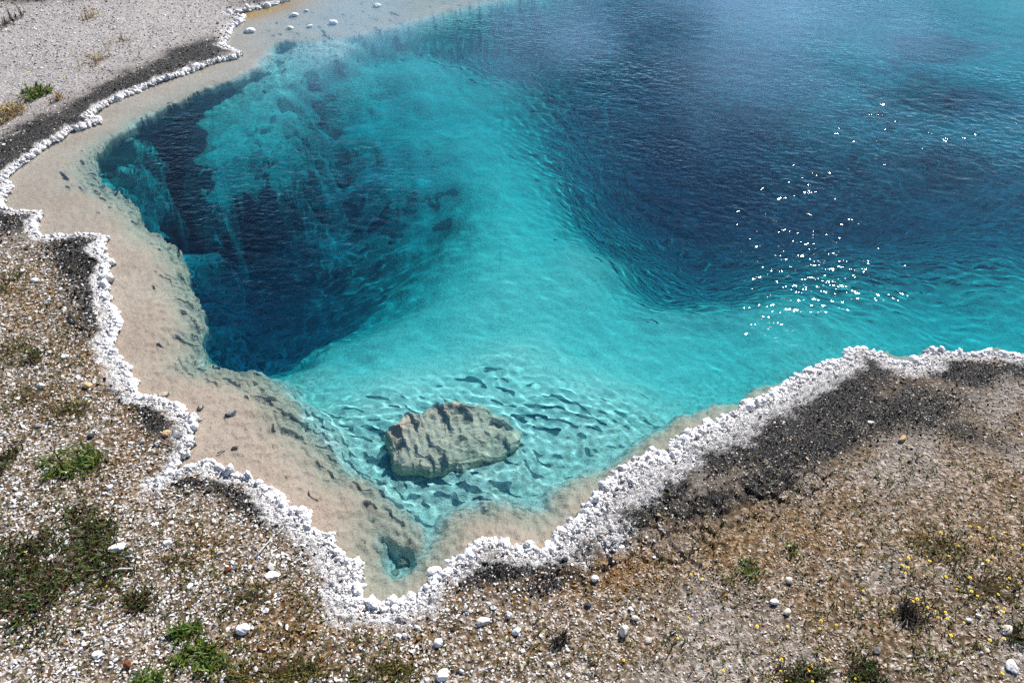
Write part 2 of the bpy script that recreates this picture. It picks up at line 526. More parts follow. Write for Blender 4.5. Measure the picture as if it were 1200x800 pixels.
DARK = [(100, 310, 45, 32, 60, 1), (60, 268, 50, 14, 5, .9), (110, 370, 40, 28, 70, .65), (10, 262, 30, 20, 30, .8),
        (185, 500, 38, 18, 45, .8), (150, 470, 25, 14, 40, .6), (140, 118, 110, 20, -26, 1), (30, 178, 60, 22, -35, 1), (235, 66, 50, 12, -15, 1), (20, 3, 110, 14, 0, .9), (330, 0, 60, 6, -10, .6),
        (295, 600, 70, 14, 35, .8), (380, 655, 40, 16, 50, .55), (225, 575, 40, 10, 0, .6), (600, 672, 62, 16, -8, 1), (560, 685, 30, 14, -20, .5),
        (770, 590, 40, 18, -30, 1), (735, 620, 70, 20, -30, .75), (870, 525, 80, 34, -20, 1), (960, 480, 90, 42, -20, 1), (1000, 440, 60, 20, 0, 1), (890, 575, 70, 26, -20, .6), (1130, 445, 50, 18, 5, .95), (1190, 440, 40, 18, 0, .7), (1050, 490, 90, 34, -8, .72), (1130, 520, 60, 18, 20, .5), (950, 530, 80, 30, -20, .8), (830, 600, 70, 24, -20, .6), (640, 690, 60, 16, -15, .5), (440, 690, 20, 10, 0, .3), (690, 650, 60, 16, -20, .5)]
ORANGE = [(720, 680, 170, 45, 0, .9), (900, 640, 170, 55, -10, .85), (1100, 640, 180, 90, 0, .7), (640, 690, 60, 20, 0, .9), (1000, 720, 200, 70, 0, .5), (350, 740, 70, 45, 0, .9), (330, 790, 90, 40, 0, .8), (170, 500, 40, 40, 40, .5), (100, 430, 60, 40, 40, .5), (60, 480, 70, 40, 0, .45), (700, 770, 160, 30, 0, .35), (150, 560, 60, 30, 0, .5), (240, 640, 50, 25, 0, .5), (500, 760, 90, 30, 0, .45), (30, 370, 40, 60, 0, .5), (430, 770, 70, 30, 0, .6), (300, 15, 30, 6, -15, .6), (1150, 560, 80, 50, 0, .5), (195, 90, 14, 5, -20, .9)]
CRACK = [(770, 640, 90, 34, -15, 1), (700, 660, 60, 24, 0, .8), (900, 590, 90, 30, -15, .7), (820, 610, 60, 30, 0, .9), (980, 610, 80, 30, 0, .4)]


def stain_field(x, y):
    b = blobs(DARK, x, y)
    return np.clip(b * 1.12 + (.30 * fbm(x, y, 4, 4, 95) + .25 * fbm(x, y, 19, 3, 94)) * sstep(.02, .45, b), 0, 1)


def land_h(x, y, d):
    """height of the dry ground, d metres inland"""
    h = .012 + .035 * sstep(0, .12, d) + .055 * sstep(.1, 1.2, d) + .03 * np.clip(d - .6, 0, 6) * .5
    h = h + .022 * fbm(x, y, 1.3, 3, 5) * sstep(0, .5, d) + .010 * fbm(x, y, 6, 3, 9) * sstep(.02, .2, d) + .004 * fbm(x, y, 28, 3, 11) * sstep(.0, .1, d)
    return np.maximum(h, .006)


def bed_d(x, y, ds, dd):
    """depth of the bed; ds metres out from the shore, dd metres past the shelf edge"""
    wob = .035 * fbm(x, y, 7, 3, 21) + .018 * fbm(x, y, 22, 3, 22)
    ddw = dd + wob * sstep(.02, .12, ds)
    D = np.exp(shepard(_dw, _dd, x, y))
    st = shepard(_sw, _ss, x, y, 3, .08)
    shelf = .009 + .012 * sstep(0, .4, ds) + .010 * sstep(.2, .9, ds)
    shelf = shelf + np.clip(ddw + .22, 0, .22) ** 1.5 * .55 * sstep(6.5, 4.0, y)
    t = np.clip(ddw / st, 0, 1)
    w = t * t * (3 - 2 * t)
    oc = np.zeros_like(x)
    for poly, dp, dv, ea, eb in SHAFTS:
        Pw = orient(np.array([[*map(float, at_depth(a, b, dv))] for a, b in poly]))
        near = (x > Pw[:, 0].min() - .8) & (x < Pw[:, 0].max() + .8) & (y > Pw[:, 1].min() - .8) & (y < Pw[:, 1].max() + .8)
        e = np.full(x.shape, -1.0)
        if near.any():
            e[near] = sdf(Pw, x[near], y[near])
        e = e + .14 * fbm(x, y, 2.5, 4, 83)
        D = D + (np.maximum(D, dp) - D) * sstep(ea, eb, e)
    for poly, da, db, pa, pb in OUTCROPS:
        Pw = orient(np.array([[*map(float, at_depth(a, b, (da + db) / 2))] for a, b in poly]))
        A, B = np.array(at_depth(*pa, da)), np.array(at_depth(*pb, db))
        q = np.clip(((x - A[0]) * (B - A)[0] + (y - A[1]) * (B - A)[1]) / ((B - A) ** 2).sum(), 0, 1)
        near = (x > Pw[:, 0].min() - .5) & (x < Pw[:, 0].max() + .5) & (y > Pw[:, 1].min() - .5) & (y < Pw[:, 1].max() + .5)
        e = np.full(x.shape, -1.0)
        if near.any():
            e[near] = sdf(Pw, x[near], y[near])
        e = e + .13 * fbm(x, y, 4, 4, 81) + .06 * (worley(x, y, 6, 82)[0] - .4)
        m = sstep(-.19, .07, e)
        oc = np.maximum(oc, m)
        D = D + (np.minimum(D, da + (db - da) * q) - D) * m
    # broken, knobbly rock below the shelf edge
    f1, e1 = worley(x + .03 * fbm(x, y, 9, 2, 31), y, 9.0, 3)
    f2, e2 = worley(x, y, 26.0, 4)
    rocky = sstep(-.05, .03, ddw) * (1 - .97 * sstep(.12, .5, dd))
    lump = (f1 - .45) * .09 + (f2 - .45) * .045 + .03 * fbm(x, y, 34, 2, 33)
    lump = lump * rocky * np.maximum(np.clip(D, .25, 1.2) / .9, oc * .85) * (1 - .6 * sstep(.05, .4, ddw) * (1 - oc) * (D < .4))
    rocky = np.maximum(rocky, oc)
    big = .10 * fbm(x, y, 1.6, 3, 41) * np.clip(D, 0, 1.3) * sstep(.1, .6, dd)
    # little flaky terraces on the shelf
    u1 = fbm(x, y, 6, 3, 51) * 5 + ds * 9 + .7 * fbm(x, y, 26, 3, 52)
    u2 = fbm(x, y, 14, 3, 54) * 4 - ds * 7 + .7 * fbm(x, y, 50, 2, 55)
    saw = (u1 - np.floor(u1)) ** 2 * sstep(-.25, .2, fbm(x, y, 6, 2, 56)) * .0065 + (u2 - np.floor(u2)) ** 2 * sstep(-.2, .25, fbm(x, y, 7, 2, 57)) * .0045
    flake = (saw + .019 * fbm(x, y, 26, 4, 53) + .004 * fbm(x, y, 95, 2, 58)) * (1 - .72 * sstep(3.2, 5, y))
    d = shelf + (D - shelf) * w + lump + big + flake * sstep(.0, .05, ds) * (1 - w)
    return np.maximum(d, .004 + .01 * sstep(0, .05, ds)), rocky * sstep(-.02, .06, ddw)


RIMW = [(300, 12, .05), (200, 90, .06), (100, 140, .06), (10, 225, .05), (40, 262, .05), (120, 300, .06), (128, 350, .075), (135, 400, .10), (150, 440, .09), (170, 470, .08), (222, 500, .09), (200, 560, .05), (250, 550, .09), (320, 590, .09), (400, 660, .10), (470, 712, .13), (515, 680, .10), (580, 640, .09), (640, 645, .12), (700, 595, .22), (760, 545, .20), (800, 515, .17), (860, 490, .16), (950, 440, .17), (1060, 430, .12), (1100, 415, .10), (1180, 420, .10)]
_rp = np.array([[*map(float, at(a, b))] for a, b, c in RIMW])
_rw = np.array([c for _, _, c in RIMW])


def rim_width(x, y):
    return shepard(_rp, _rw, x, y, 3, .05) * np.clip(1 + .75 * fbm(x, y, 4, 3, 91), .5, 1.7)


# ------------------------------------------------------------------ fan shaped grids (fine close by, coarse far off)
def fan(rows, cols):
    Y = np.asarray(rows)[:, None] * np.ones((1, len(cols)))
    half = np.maximum(1.0, 1.13 + .584 * np.clip(Y, 0, 40))
    X = np.asarray(cols)[None, :] * half
    n, m = X.shape
    i = np.arange(n * m).reshape(n, m)
    F = np.stack([i[:-1, :-1], i[:-1, 1:], i[1:, 1:], i[1:, :-1]], -1).reshape(-1, 4)
    return X, Y, F


def screen_rows(py0, py1, step):
    return [float(at(600, p)[1]) for p in np.arange(py0, py1, -step)]


STEP = 2.0
rows = list(np.linspace(-14, .3, 14)) + screen_rows(930, -30, STEP) + list(np.geomspace(9.6, 190, 26))
cu = np.arange(-1.28, 1.2801, STEP / 600)
cols = list(-np.geomspace(1.3, 14, 16)[::-1]) + list(cu) + list(np.geomspace(1.3, 14, 16))
GX, GY, GF = fan(rows, cols)
ds = sdf(SHORE_C, GX, GY)
dd, nvx, nvy = sdf(DEEP_C, GX, GY, True)
bd, rocky = bed_d(GX, GY, ds, dd)
lh = land_h(GX, GY, -ds)


def crack(x, y):
    ck = blobs(CRACK, x, y)
    o = np.zeros_like(x)
    q = ck > .06
    xx, yy = x[q], y[q]
    f, e = worley(xx + .02 * fbm(xx, yy, 12, 2, 61), yy + .02 * fbm(xx, yy, 12, 2, 62), 13, 8)
    o[q] = (1 - sstep(.02, .15, e)) * sstep(.12, .5, ck[q] + .4 * fbm(xx, yy, 5, 2, 63))
    return o


ce = crack(GX, GY)
rimw = rim_width(GX, GY)
lh = lh - .022 * ce * sstep(.05, .15, -ds)
GZ = np.where(ds > 0, -bd, lh)
# the shelf is undercut: below its lip the wall runs back underneath it
UNDER = [(200, 120, .38), (280, 90, .3), (330, 48, .1), (420, 40, 0), (500, 18, 0), (112, 190, .3), (140, 225, .22), (172, 267, .2), (220, 324, .22), (235, 380, .16), (240, 425, .05), (300, 436, .02), (360, 500, 0), (430, 562, .03), (475, 615, .06), (440, 620, .05), (455, 675, 0), (500, 650, 0), (590, 590, 0), (700, 555, .02), (800, 487, .03), (900, 450, .05), (1000, 410, .05), (1200, 410, .05)]
_up = np.array([[*map(float, at(a, b))] for a, b, c in UNDER])
und = shepard(_up, np.array([c for _, _, c in UNDER]), GX, GY, 3, .08)
ln = np.hypot(nvx, nvy) + 1e-6
sh = np.where((dd > 0) & (ds > 0), und * sstep(.06, .35, bd) * np.exp(-dd / .5) * np.minimum(1, dd / .03), 0)
GX0, GY0 = GX, GY
GX, GY = GX - nvx / ln * sh, GY - nvy / ln * sh
GXs, GYs = GX, GY
dark = np.clip(1.25 * stain_field(GX, GY) * sstep(0, .03, -ds), 0, 1)
orange = np.clip(blobs(ORANGE, GX, GY), 0, 1)
stain = blobs([(318, 10, 55, 8, -14, 1), (292, 17, 28, 7, -8, 1), (250, 76, 20, 3, -15, .2), (195, 91, 12, 3, -15, .5), (660, 625, 22, 8, -20, .25), (625, 640, 20, 6, 0, .3)], GX, GY) * (ds < .6)
_px, _py = to_px(GX, GY)
palef = np.clip(sstep(330, 150, _py) * sstep(440, 340, _px) + .6 * sstep(560, 900, _px) * sstep(380, 480, _py) * sstep(-.1, .35, fbm(GX, GY, 2.3, 4, 98)) * (1 - orange * .7), 0, 1)
_rf = np.clip(-ds, 0, None) / np.maximum(rimw, .01)
crustf = np.where(ds > .01, 0, 1 - sstep(.55, 1.05, _rf + .45 * fbm(GX, GY, 12, 4, 99) + .35 * fbm(GX, GY, 60, 2, 103)))
_f1, _e1 = worley(GX + .01 * fbm(GX, GY, 30, 2, 100), GY, 42, 9)
GZ = np.where(ds <= 0, GZ + crustf * (.008 - .026 * (_f1 - .3) + .016 * fbm(GX, GY, 55, 3, 101)) * sstep(0, .012, -ds), GZ)
verts = np.stack([GX, GY, GZ], -1).reshape(-1, 3)
fin = (ds.ravel()[GF] > 0).all(1)


def submesh(name, F, mat, attrs):
    used = np.unique(F)
    mp = np.full(len(verts), -1)
    mp[used] = np.arange(len(used))
    return mesh_np(name, verts[used], mp[F], [mat], True, {k: v.ravel()[used] for k, v in attrs.items()})


ground = link('ground', submesh('ground', GF[~fin], M_GROUND, {'dark': dark, 'orange': orange, 'crust': crustf, 'pale': palef}))
tag(ground, 'pale gravelly hot spring ground with black and orange stains', 'ground', kind='structure')
bed = link('pool_bed', submesh('pool_bed', GF[fin], M_BED, {'rocky': rocky, 'stain': stain, 'floor': sstep(.0, .15, dd)}))
tag(bed, 'pale mineral bed of the hot spring under clear turquoise water', 'pool bed', kind='structure')
bed.cycles.is_caustics_receiver = True

# ------------------------------------------------------------------ water surface
WSTEP = 1.35
wr = screen_rows(760, -12, WSTEP) + list(np.geomspace(9.0, 13.6, 40))
wc = np.arange(-1.16, 1.1601, WSTEP / 600)
WX, WY, WF = fan(wr, wc)
wds = sdf(SHORE_C, WX[::4, ::4], WY[::4, ::4])
_i = np.minimum(np.arange(WX.shape[0]) / 4, wds.shape[0] - 1.001)
_j = np.minimum(np.arange(WX.shape[1]) / 4, wds.shape[1] - 1.001)


def upsample(c):
    a_, b_ = _i.astype(int)[:, None], _j.astype(int)[None]
    u_, v_ = (_i % 1)[:, None], (_j % 1)[None]
    return (c[a_, b_] * (1 - v_) + c[a_, b_ + 1] * v_) * (1 - u_) + (c[a_ + 1, b_] * (1 - v_) + c[a_ + 1, b_ + 1] * v_) * u_


_D = bed_d(WX[::4, ::4], WY[::4, ::4], np.full(WX[::4, ::4].shape, 1.0), np.full(WX[::4, ::4].shape, 2.0))[0]
_off = sstep(.0, .3, sdf(DEEP_C, WX[::4, ::4], WY[::4, ::4]))
wdeep = upsample(sstep(.45, .95, _D) * _off)
wmid = upsample(sstep(.13, .36, _D) * _off)
wds = upsample(wds)
soft = .19 + .08 * wmid + .28 * wdeep


def waves(x, y):
    z = np.zeros_like(x)
    wx = x + .05 * fbm(x, y, 2.0, 2, 71)
    wy = y + .05 * fbm(x, y, 2.0, 2, 72)
    r = np.random.default_rng(5)
    q = sstep(-.35, .45, fbm(x, y, .7, 2, 73))
    amp1 = (.72 + .26 * q) * (1 - wdeep) + (.6 + .7 * q) * wdeep
    comps = []
    near = 1 + .5 * (1 - sstep(2.2, 3.2, y))
    nshort = 1 + .9 * (1 - sstep(2.3, 3.3, y))
    for lam, n, slope in ((.21, 6, .024), (.115, 14, .036), (.080, 20, .040), (.055, 18, .025), (.040, 14, .014)):
        for _ in range(n):
            l = lam * r.uniform(.78, 1.25)
            th = r.normal(math.radians(72), math.radians(38))
            comps.append((l, th, slope / math.sqrt(n) * 1.41, r.uniform(0, 6.28)))
    for l, th, s, ph in comps:
        k = 2 * math.pi / l
        z += (nshort * (1 - .85 * wmid) if l < .062 else near * (1 - .7 * wmid * (1 - wdeep)) if l < .13 else 1) * s / k * np.sin(k * (math.cos(th) * wx + math.sin(th) * wy) + ph)
    z = z * amp1
    return z


calm = .10 + .90 * sstep(.10, .50, wds)
WZ = waves(WX, WY) * calm * (.85 * (1 - wmid) + .40 * wmid * (1 - wdeep) + (.9 + .4 * sstep(3.6, 5.5, WY)) * wmid * wdeep)
wv = np.stack([WX, WY, WZ], -1).reshape(-1, 3)
keep = (wds.ravel()[WF] > -.12).any(1)
WF = WF[keep]
used = np.unique(WF)
mp = np.full(len(wv), -1)
mp[used] = np.arange(len(used))
water = link('water', mesh_np('water', wv[used], mp[WF], [M_WATER], True, {'soft': soft.ravel()[used], 'open': calm.ravel()[used], 'deep': wdeep.ravel()[used]}))
tag(water, 'clear rippled turquoise hot spring water', 'water', kind='structure')
water.cycles.is_caustics_caster = True

# ------------------------------------------------------------------ things on the ground and in the water
_rx, _ry, _rs = np.arange(-9, 9.01, .02), np.arange(.4, 9.6, .02), .02
_RX, _RY = np.meshgrid(_rx, _ry)
_RD = np.full(_RX.shape, -1.0)
_in = np.abs(_RX) < (1.13 + .584 * _RY) * 1.25
_RD[_in] = sdf(SHORE_C, _RX[_in], _RY[_in])


def shore_d(x, y):
    u = np.clip((x - _rx[0]) / _rs, 0, len(_rx) - 1.001)
    v = np.clip((y - _ry[0]) / _rs, 0, len(_ry) - 1.001)
    i, j = u.astype(int), v.astype(int)
    u, v = u - i, v - j
    return (_RD[j, i] * (1 - u) + _RD[j, i + 1] * u) * (1 - v) + (_RD[j + 1, i] * (1 - u) + _RD[j + 1, i + 1] * u) * v


def ground_z(x, y):
    x, y = np.atleast_1d(np.asarray(x, float)), np.atleast_1d(np.asarray(y, float))
    d = shore_d(x, y)
    return np.where(d > 0, 0, land_h(x, y, -d))


def land_at(px, py):
    """the spot on the dry ground seen at a photo pixel"""
    z = .05
    for _ in range(5):
        x, y = at(px, py, z)
        z = float(ground_z(x, y)[0])
    return float(x), float(y), z


def bed_at(px, py):
    d = .05
    for _ in range(8):
        x, y = map(float, at_depth(px, py, d))
        xa, ya = np.array([x]), np.array([y])
        d = .5 * d + .5 * float(bed_d(xa, ya, sdf(SHORE_C, xa, ya), sdf(DEEP_C, xa, ya))[0][0])
    return x, y, -d


def mpp(x, y, z=0):
    """metres per photo pixel at a point"""
    return (y * CP - (z - CAM_H) * SP) / FPX


# --- loose gravel ------------------------------------------------------------
BASE_V, BASE_F = icosphere(0)


def pebbles(x, y, z, r, col, flat=(.45, .9), sub=0, jit=.28, seed=1, nvar=40):
    g = np.random.default_rng(seed)
    V, F = (BASE_V, BASE_F) if sub == 0 else icosphere(sub)
    n, k = len(x), len(V)
    var = V[None] * (1 + g.normal(0, jit, (nvar, k, 1)))
    if sub:
        var = V[None] * (1 + .5 * jit * np.sin(V[None] * g.uniform(2, 4, (nvar, 1, 3)) + g.uniform(0, 6, (nvar, 1, 3))).sum(2, keepdims=True) + g.normal(0, jit * .25, (nvar, k, 1)))
    P = var[g.integers(0, nvar, n)]
    sc = np.stack([g.uniform(.75, 1.35, n), g.uniform(.6, 1.0, n), g.uniform(flat[0], flat[1], n)], 1) * r[:, None]
    P = P * sc[:, None, :]
    tl = g.normal(0, .35, n)
    c, s_ = np.cos(tl)[:, None], np.sin(tl)[:, None]
    P = np.stack([P[..., 0] * c + P[..., 2] * s_, P[..., 1], -P[..., 0] * s_ + P[..., 2] * c], -1)
    a = g.uniform(0, 6.283, n)
    c, s_ = np.cos(a)[:, None], np.sin(a)[:, None]
    P = np.stack([P[..., 0] * c - P[..., 1] * s_, P[..., 0] * s_ + P[..., 1] * c, P[..., 2]], -1)
    P = P + np.stack([x, y, z], 1)[:, None, :]
    FF = (F[None] + (np.arange(n) * k)[:, None, None]).reshape(-1, 3)
    return P.reshape(-1, 3), FF, np.repeat(col, k, 0)


def sample_land(n, y0, y1, seed):
    g = np.random.default_rng(seed)
    y = g.uniform(y0, y1, n * 3)
    half = 1.13 + .584 * y
    hm = (1.13 + .584 * y1) * 1.2
    x = g.uniform(-hm, hm, n * 3)
    k = np.abs(x) < half * 1.2
    x, y = x[k], y[k]
    d = shore_d(x, y)
    k = d < -.004
    return x[k], y[k], -d[k]


def zone_cols(x, y, n, g):
    dk = np.clip(1.05 * stain_field(x, y), 0, 1)
    og = np.clip(blobs(ORANGE, x, y) + .25 * fbm(x, y, 4, 3, 96), 0, 1)
    px, py = to_px(x, y)
    right = sstep(560, 900, px) * sstep(380, 480, py)
    u = g.random(n)
    px, py = to_px(x, y)
    right = sstep(560, 900, px) * sstep(380, 480, py)
    base = (np.array([.80, .785, .775]) - right[:, None] * np.array([.12, .17, .24])) * g.uniform(.6, 1.08, (n, 1))
    grey = np.array([.40, .36, .33]) * g.uniform(.6, 1.3, (n, 1))
    tan = np.array([.50, .38, .27]) * g.uniform(.6, 1.2, (n, 1))
    rust = np.array([.30, .155, .05]) * g.uniform(.5, 1.3, (n, 1))
    blk = np.array([.006, .0058, .0062]) * g.uniform(.4, 2.6, (n, 1))
    far_l = sstep(330, 120, py) * sstep(420, 300, px)
    pw = .58 - .18 * right - .16 * og
    tan = tan * (1 - far_l[:, None]) + np.array([.42, .39, .385]) * far_l[:, None]
    col = np.where((u < pw)[:, None], base, np.where((u < pw + .22)[:, None], grey, tan))
    col = np.where((g.random(n) < .24 * og)[:, None], rust, col)
    col = np.where((g.random(n) < .04)[:, None], np.array([.06, .055, .05]), col)
    col = np.where((g.random(n) < dk * .92)[:, None], blk, col)
    return col, dk, og


SP_, SF_, SC_ = [], [], []
off = 0
for seed, (dens, y0, y1, rmed) in enumerate([(13500, .6, 1.7, .0042), (11500, 1.7, 2.8, .0044), (7600, 2.8, 4.2, .0052), (3900, 4.2, 6.2, .0062), (2100, 6.2, 9.3, .0080)]):
    hm = (1.13 + .584 * y1) * 1.2
    x, y, d = sample_land(int(dens * (y1 - y0) * 2 * hm / 3), y0, y1, 100 + seed)
    g = np.random.default_rng(300 + seed)
    rw = rim_width(x, y)
    k = d > rw * g.uniform(.45, 1.05, len(x))
    x, y, d = x[k], y[k], d[k]
    k = fbm(x, y, 3.1, 3, 97) + g.normal(0, .3, len(x)) > -.42
    x, y, d = x[k], y[k], d[k]
    k = crack(x, y) < .35
    x, y, d = x[k], y[k], d[k]
    r = rmed * np.exp(g.normal(0, .34, len(x)))
    col, dk, og = zone_cols(x, y, len(x), g)
    qx, qy = to_px(x, y)
    rt, fl = sstep(520, 800, qx) * sstep(380, 480, qy), sstep(330, 120, qy) * sstep(420, 300, qx)
    r = .9 * r * (1 - .20 * dk) * (1 - .26 * rt) * (1 - .25 * fl)
    k = g.random(len(x)) > np.maximum(.45 * fl, .75 * og * sstep(.0, .45, fbm(x, y, 3.3, 3, 102)))
    x, y, r, col = x[k], y[k], r[k], col[k]
    V, F, Cc = pebbles(x, y, ground_z(x, y) + r * g.uniform(.0, .6, len(x)), r, col, (.4, .8), 0, .34, seed=40 + seed)
    SP_.append(V)
    SF_.append(F + off)
    SC_.append(Cc)
    off += len(V)
gravel = link('gravel', mesh_np('gravel', np.concatenate(SP_), np.concatenate(SF_), [M_PEB], False, colattrs={'col': np.concatenate(SC_)}))
tag(gravel, 'loose white, tan and black sinter gravel covering the banks', 'gravel', kind='stuff')

# --- white crust along the waterline -----------------------------------------
NOTCH = np.array(at(190, 566))


def crust(name, label, side):
    g = np.random.default_rng(11 + side)
    seg = SHORE[:len(SHORE_PX)]
    i0 = SHORE_PX.index((188, 568))
    A, B = seg[:-1], seg[1:]
    W = rim_width((A[:, 0] + B[:, 0]) / 2, (A[:, 1] + B[:, 1]) / 2) * 1.5 + .01
    L = np.hypot(*(B - A).T)
    far = np.maximum(1.0, (A[:, 1] + B[:, 1]) / 6.4)
    area = (L + 2 * W) * 2 * W * 27000 / far ** 1.35
    pick = g.choice(len(L), int(area.sum()), p=area / area.sum())
    T_ = (B - A)[pick] / (L[pick, None] + 1e-9)
    u, v = g.uniform(-W[pick], L[pick] + W[pick]), g.uniform(-W[pick], W[pick])
    x = A[pick, 0] + T_[:, 0] * u - T_[:, 1] * v
    y = A[pick, 1] + T_[:, 1] * u + T_[:, 0] * v
    cnt = np.zeros(len(x))
    best, bi = np.full(len(x), 9.0), np.zeros(len(x), int)
    for i in range(len(L)):
        t = (B[i] - A[i]) / (L[i] + 1e-9)
        uu = (x - A[i, 0]) * t[0] + (y - A[i, 1]) * t[1]
        vv = -(x - A[i, 0]) * t[1] + (y - A[i, 1]) * t[0]
        cnt += (uu > -W[i]) & (uu < L[i] + W[i]) & (np.abs(vv) < W[i])
        dist = np.hypot(np.maximum(np.maximum(-uu, uu - L[i]), 0), vv)
        m = dist < best
        best[m], bi[m] = dist[m], i
    k = (g.random(len(x)) < 1 / np.maximum(cnt, 1)) & ((bi < i0) if side == 0 else (bi >= i0))
    x, y = x[k], y[k]
    d = -sdf(SHORE_C, x, y)
    rw = rim_width(x, y)
    f = d / rw
    k = (d > -.004 - .014 * np.clip(pnoise(x * 26, y * 26, 93) + .15, 0, 1)) & (f < .75 + .42 * g.random(len(x)))
    x, y, d, f = x[k], y[k], d[k], f[k]
    far = np.maximum(1.0, y / 3.2)
    edge = 1 - sstep(.0, .35, f)
    r = (.0034 + (.004 + .009 * edge) * g.random(len(x)) ** 2.5) * np.exp(g.normal(0, .25, len(x))) * far ** .55
    z = np.where(d > 0, land_h(x, y, np.maximum(d, 0)), .004) * .9 - r * .15 + .011 * np.exp(-((f - .22) / .3) ** 2) + .004 * pnoise(x * 30, y * 30, 92)
    v = g.uniform(.74, 1.05, (len(x), 1)) * np.array([.84, .83, .835])
    blk = np.array([.05, .05, .052]) * g.uniform(.5, 3, (len(x), 1))
    dk = blobs(DARK, x, y)
    v = np.where((g.random(len(x)) < sstep(.45, 1.15, f) * (.35 + .6 * dk))[:, None], blk, v)
    v = np.where((g.random(len(x)) < sstep(.3, 1.0, f) * .35)[:, None], np.array([.45, .41, .38]), v)
    k = g.random(len(x)) < .30 + .70 * edge
    x, y, z, r, v = x[k], y[k], z[k] - .25 * r[k] * (1 - edge[k]), r[k], v[k]
    V, F, Cc = pebbles(x, y, z, r, v, (.6, 1.25), 1, .55, 5 + side, 60)
    o = link(name, mesh_np(name, V, F, [M_CRUST], True, colattrs={'col': Cc}))
    return tag(o, label, 'mineral crust', 'white crusts along the waterline')


crust('sinter_crust', 'narrow white knobbly crust edging the left shore, ending at the small notch in the rim', 0)
crust('sinter_crust', 'broad white knobbly crust edging the near and right shore beside the black stained bank', 1)


# --- stones ------------------------------------------------------------------
def simple_mat(name, c1, c2, scale=60, rough=.85, bump=.5, bd=.004):
    t = NT(name)
    n = t.noise(scale, 5, .6, t.pos())
    t.diffuse(t.ramp(n, [(.32, c1), (.68, c2)]), rough, t.bump(n, bump, bd), .25)
    return t.m


M_ST = {'white': simple_mat('white_stone', (.56, .54, .52), (.84, .83, .82)),
        'cream': simple_mat('cream_stone', (.45, .38, .31), (.74, .68, .60)),
        'tan': simple_mat('tan_stone', (.30, .19, .09), (.52, .37, .22)),
        'grey': simple_mat('grey_stone', (.10, .10, .105), (.26, .26, .27)),
        'dark': simple_mat('blue_black_stone', (.018, .021, .028), (.055, .062, .078)),
        'rust': simple_mat('rusty_cone', (.07, .02, .008), (.22, .07, .02)),
        'sand': simple_mat('sunken_stone', (.22, .18, .145), (.42, .36, .30))}
ICO3 = icosphere(3)


def stone_mesh(name, r, mat, asp=(1, .75, .55), seed=0, cut=6):
    g = np.random.default_rng(1000 + seed)
    V = ICO3[0].copy()
    for _ in range(cut):                       # chipped faces
        n = g.normal(size=3)
        n /= np.linalg.norm(n)
        h = g.uniform(.62, .86)
        e = np.maximum(V @ n - h, 0)
        V = V - e[:, None] * n * .92
    q = V * 2.3 + seed * 3.1
    V = V * (1 + .10 * pnoise(q[:, 0] + q[:, 2], q[:, 1] - q[:, 2] * .7, seed)[:, None] + .05 * pnoise(q[:, 0] * 3, q[:, 2] * 3 + q[:, 1] * 2, seed + 1)[:, None])
    V = V * np.array(asp) * r
    return mesh_np(name, V, ICO3[1], [mat], True)


_sn = [0]


def stone(px, py, wpx, mat, label, asp=(1, .75, .55), rot=0, wet=False, sink=.35, name='stone', cat='stone', group=None):
    x, y, z = bed_at(px, py) if wet == 'bed' else (land_at(px, py) if not wet else (*map(float, at(px, py)), 0))
    r = wpx * mpp(x, y, z) / 2
    _sn[0] += 1
    o = link(name, stone_mesh(name, r, M_ST[mat], asp, _sn[0]))
    o.location = (x, y, z + r * asp[2] * (1 - 2 * sink) + (.0 if wet else .004))
    o.rotation_euler = (random.uniform(-.2, .2), random.uniform(-.2, .2), R(rot))
    if wet == 'bed':
        o.cycles.is_caustics_receiver = True
    return tag(o, label, cat, group)


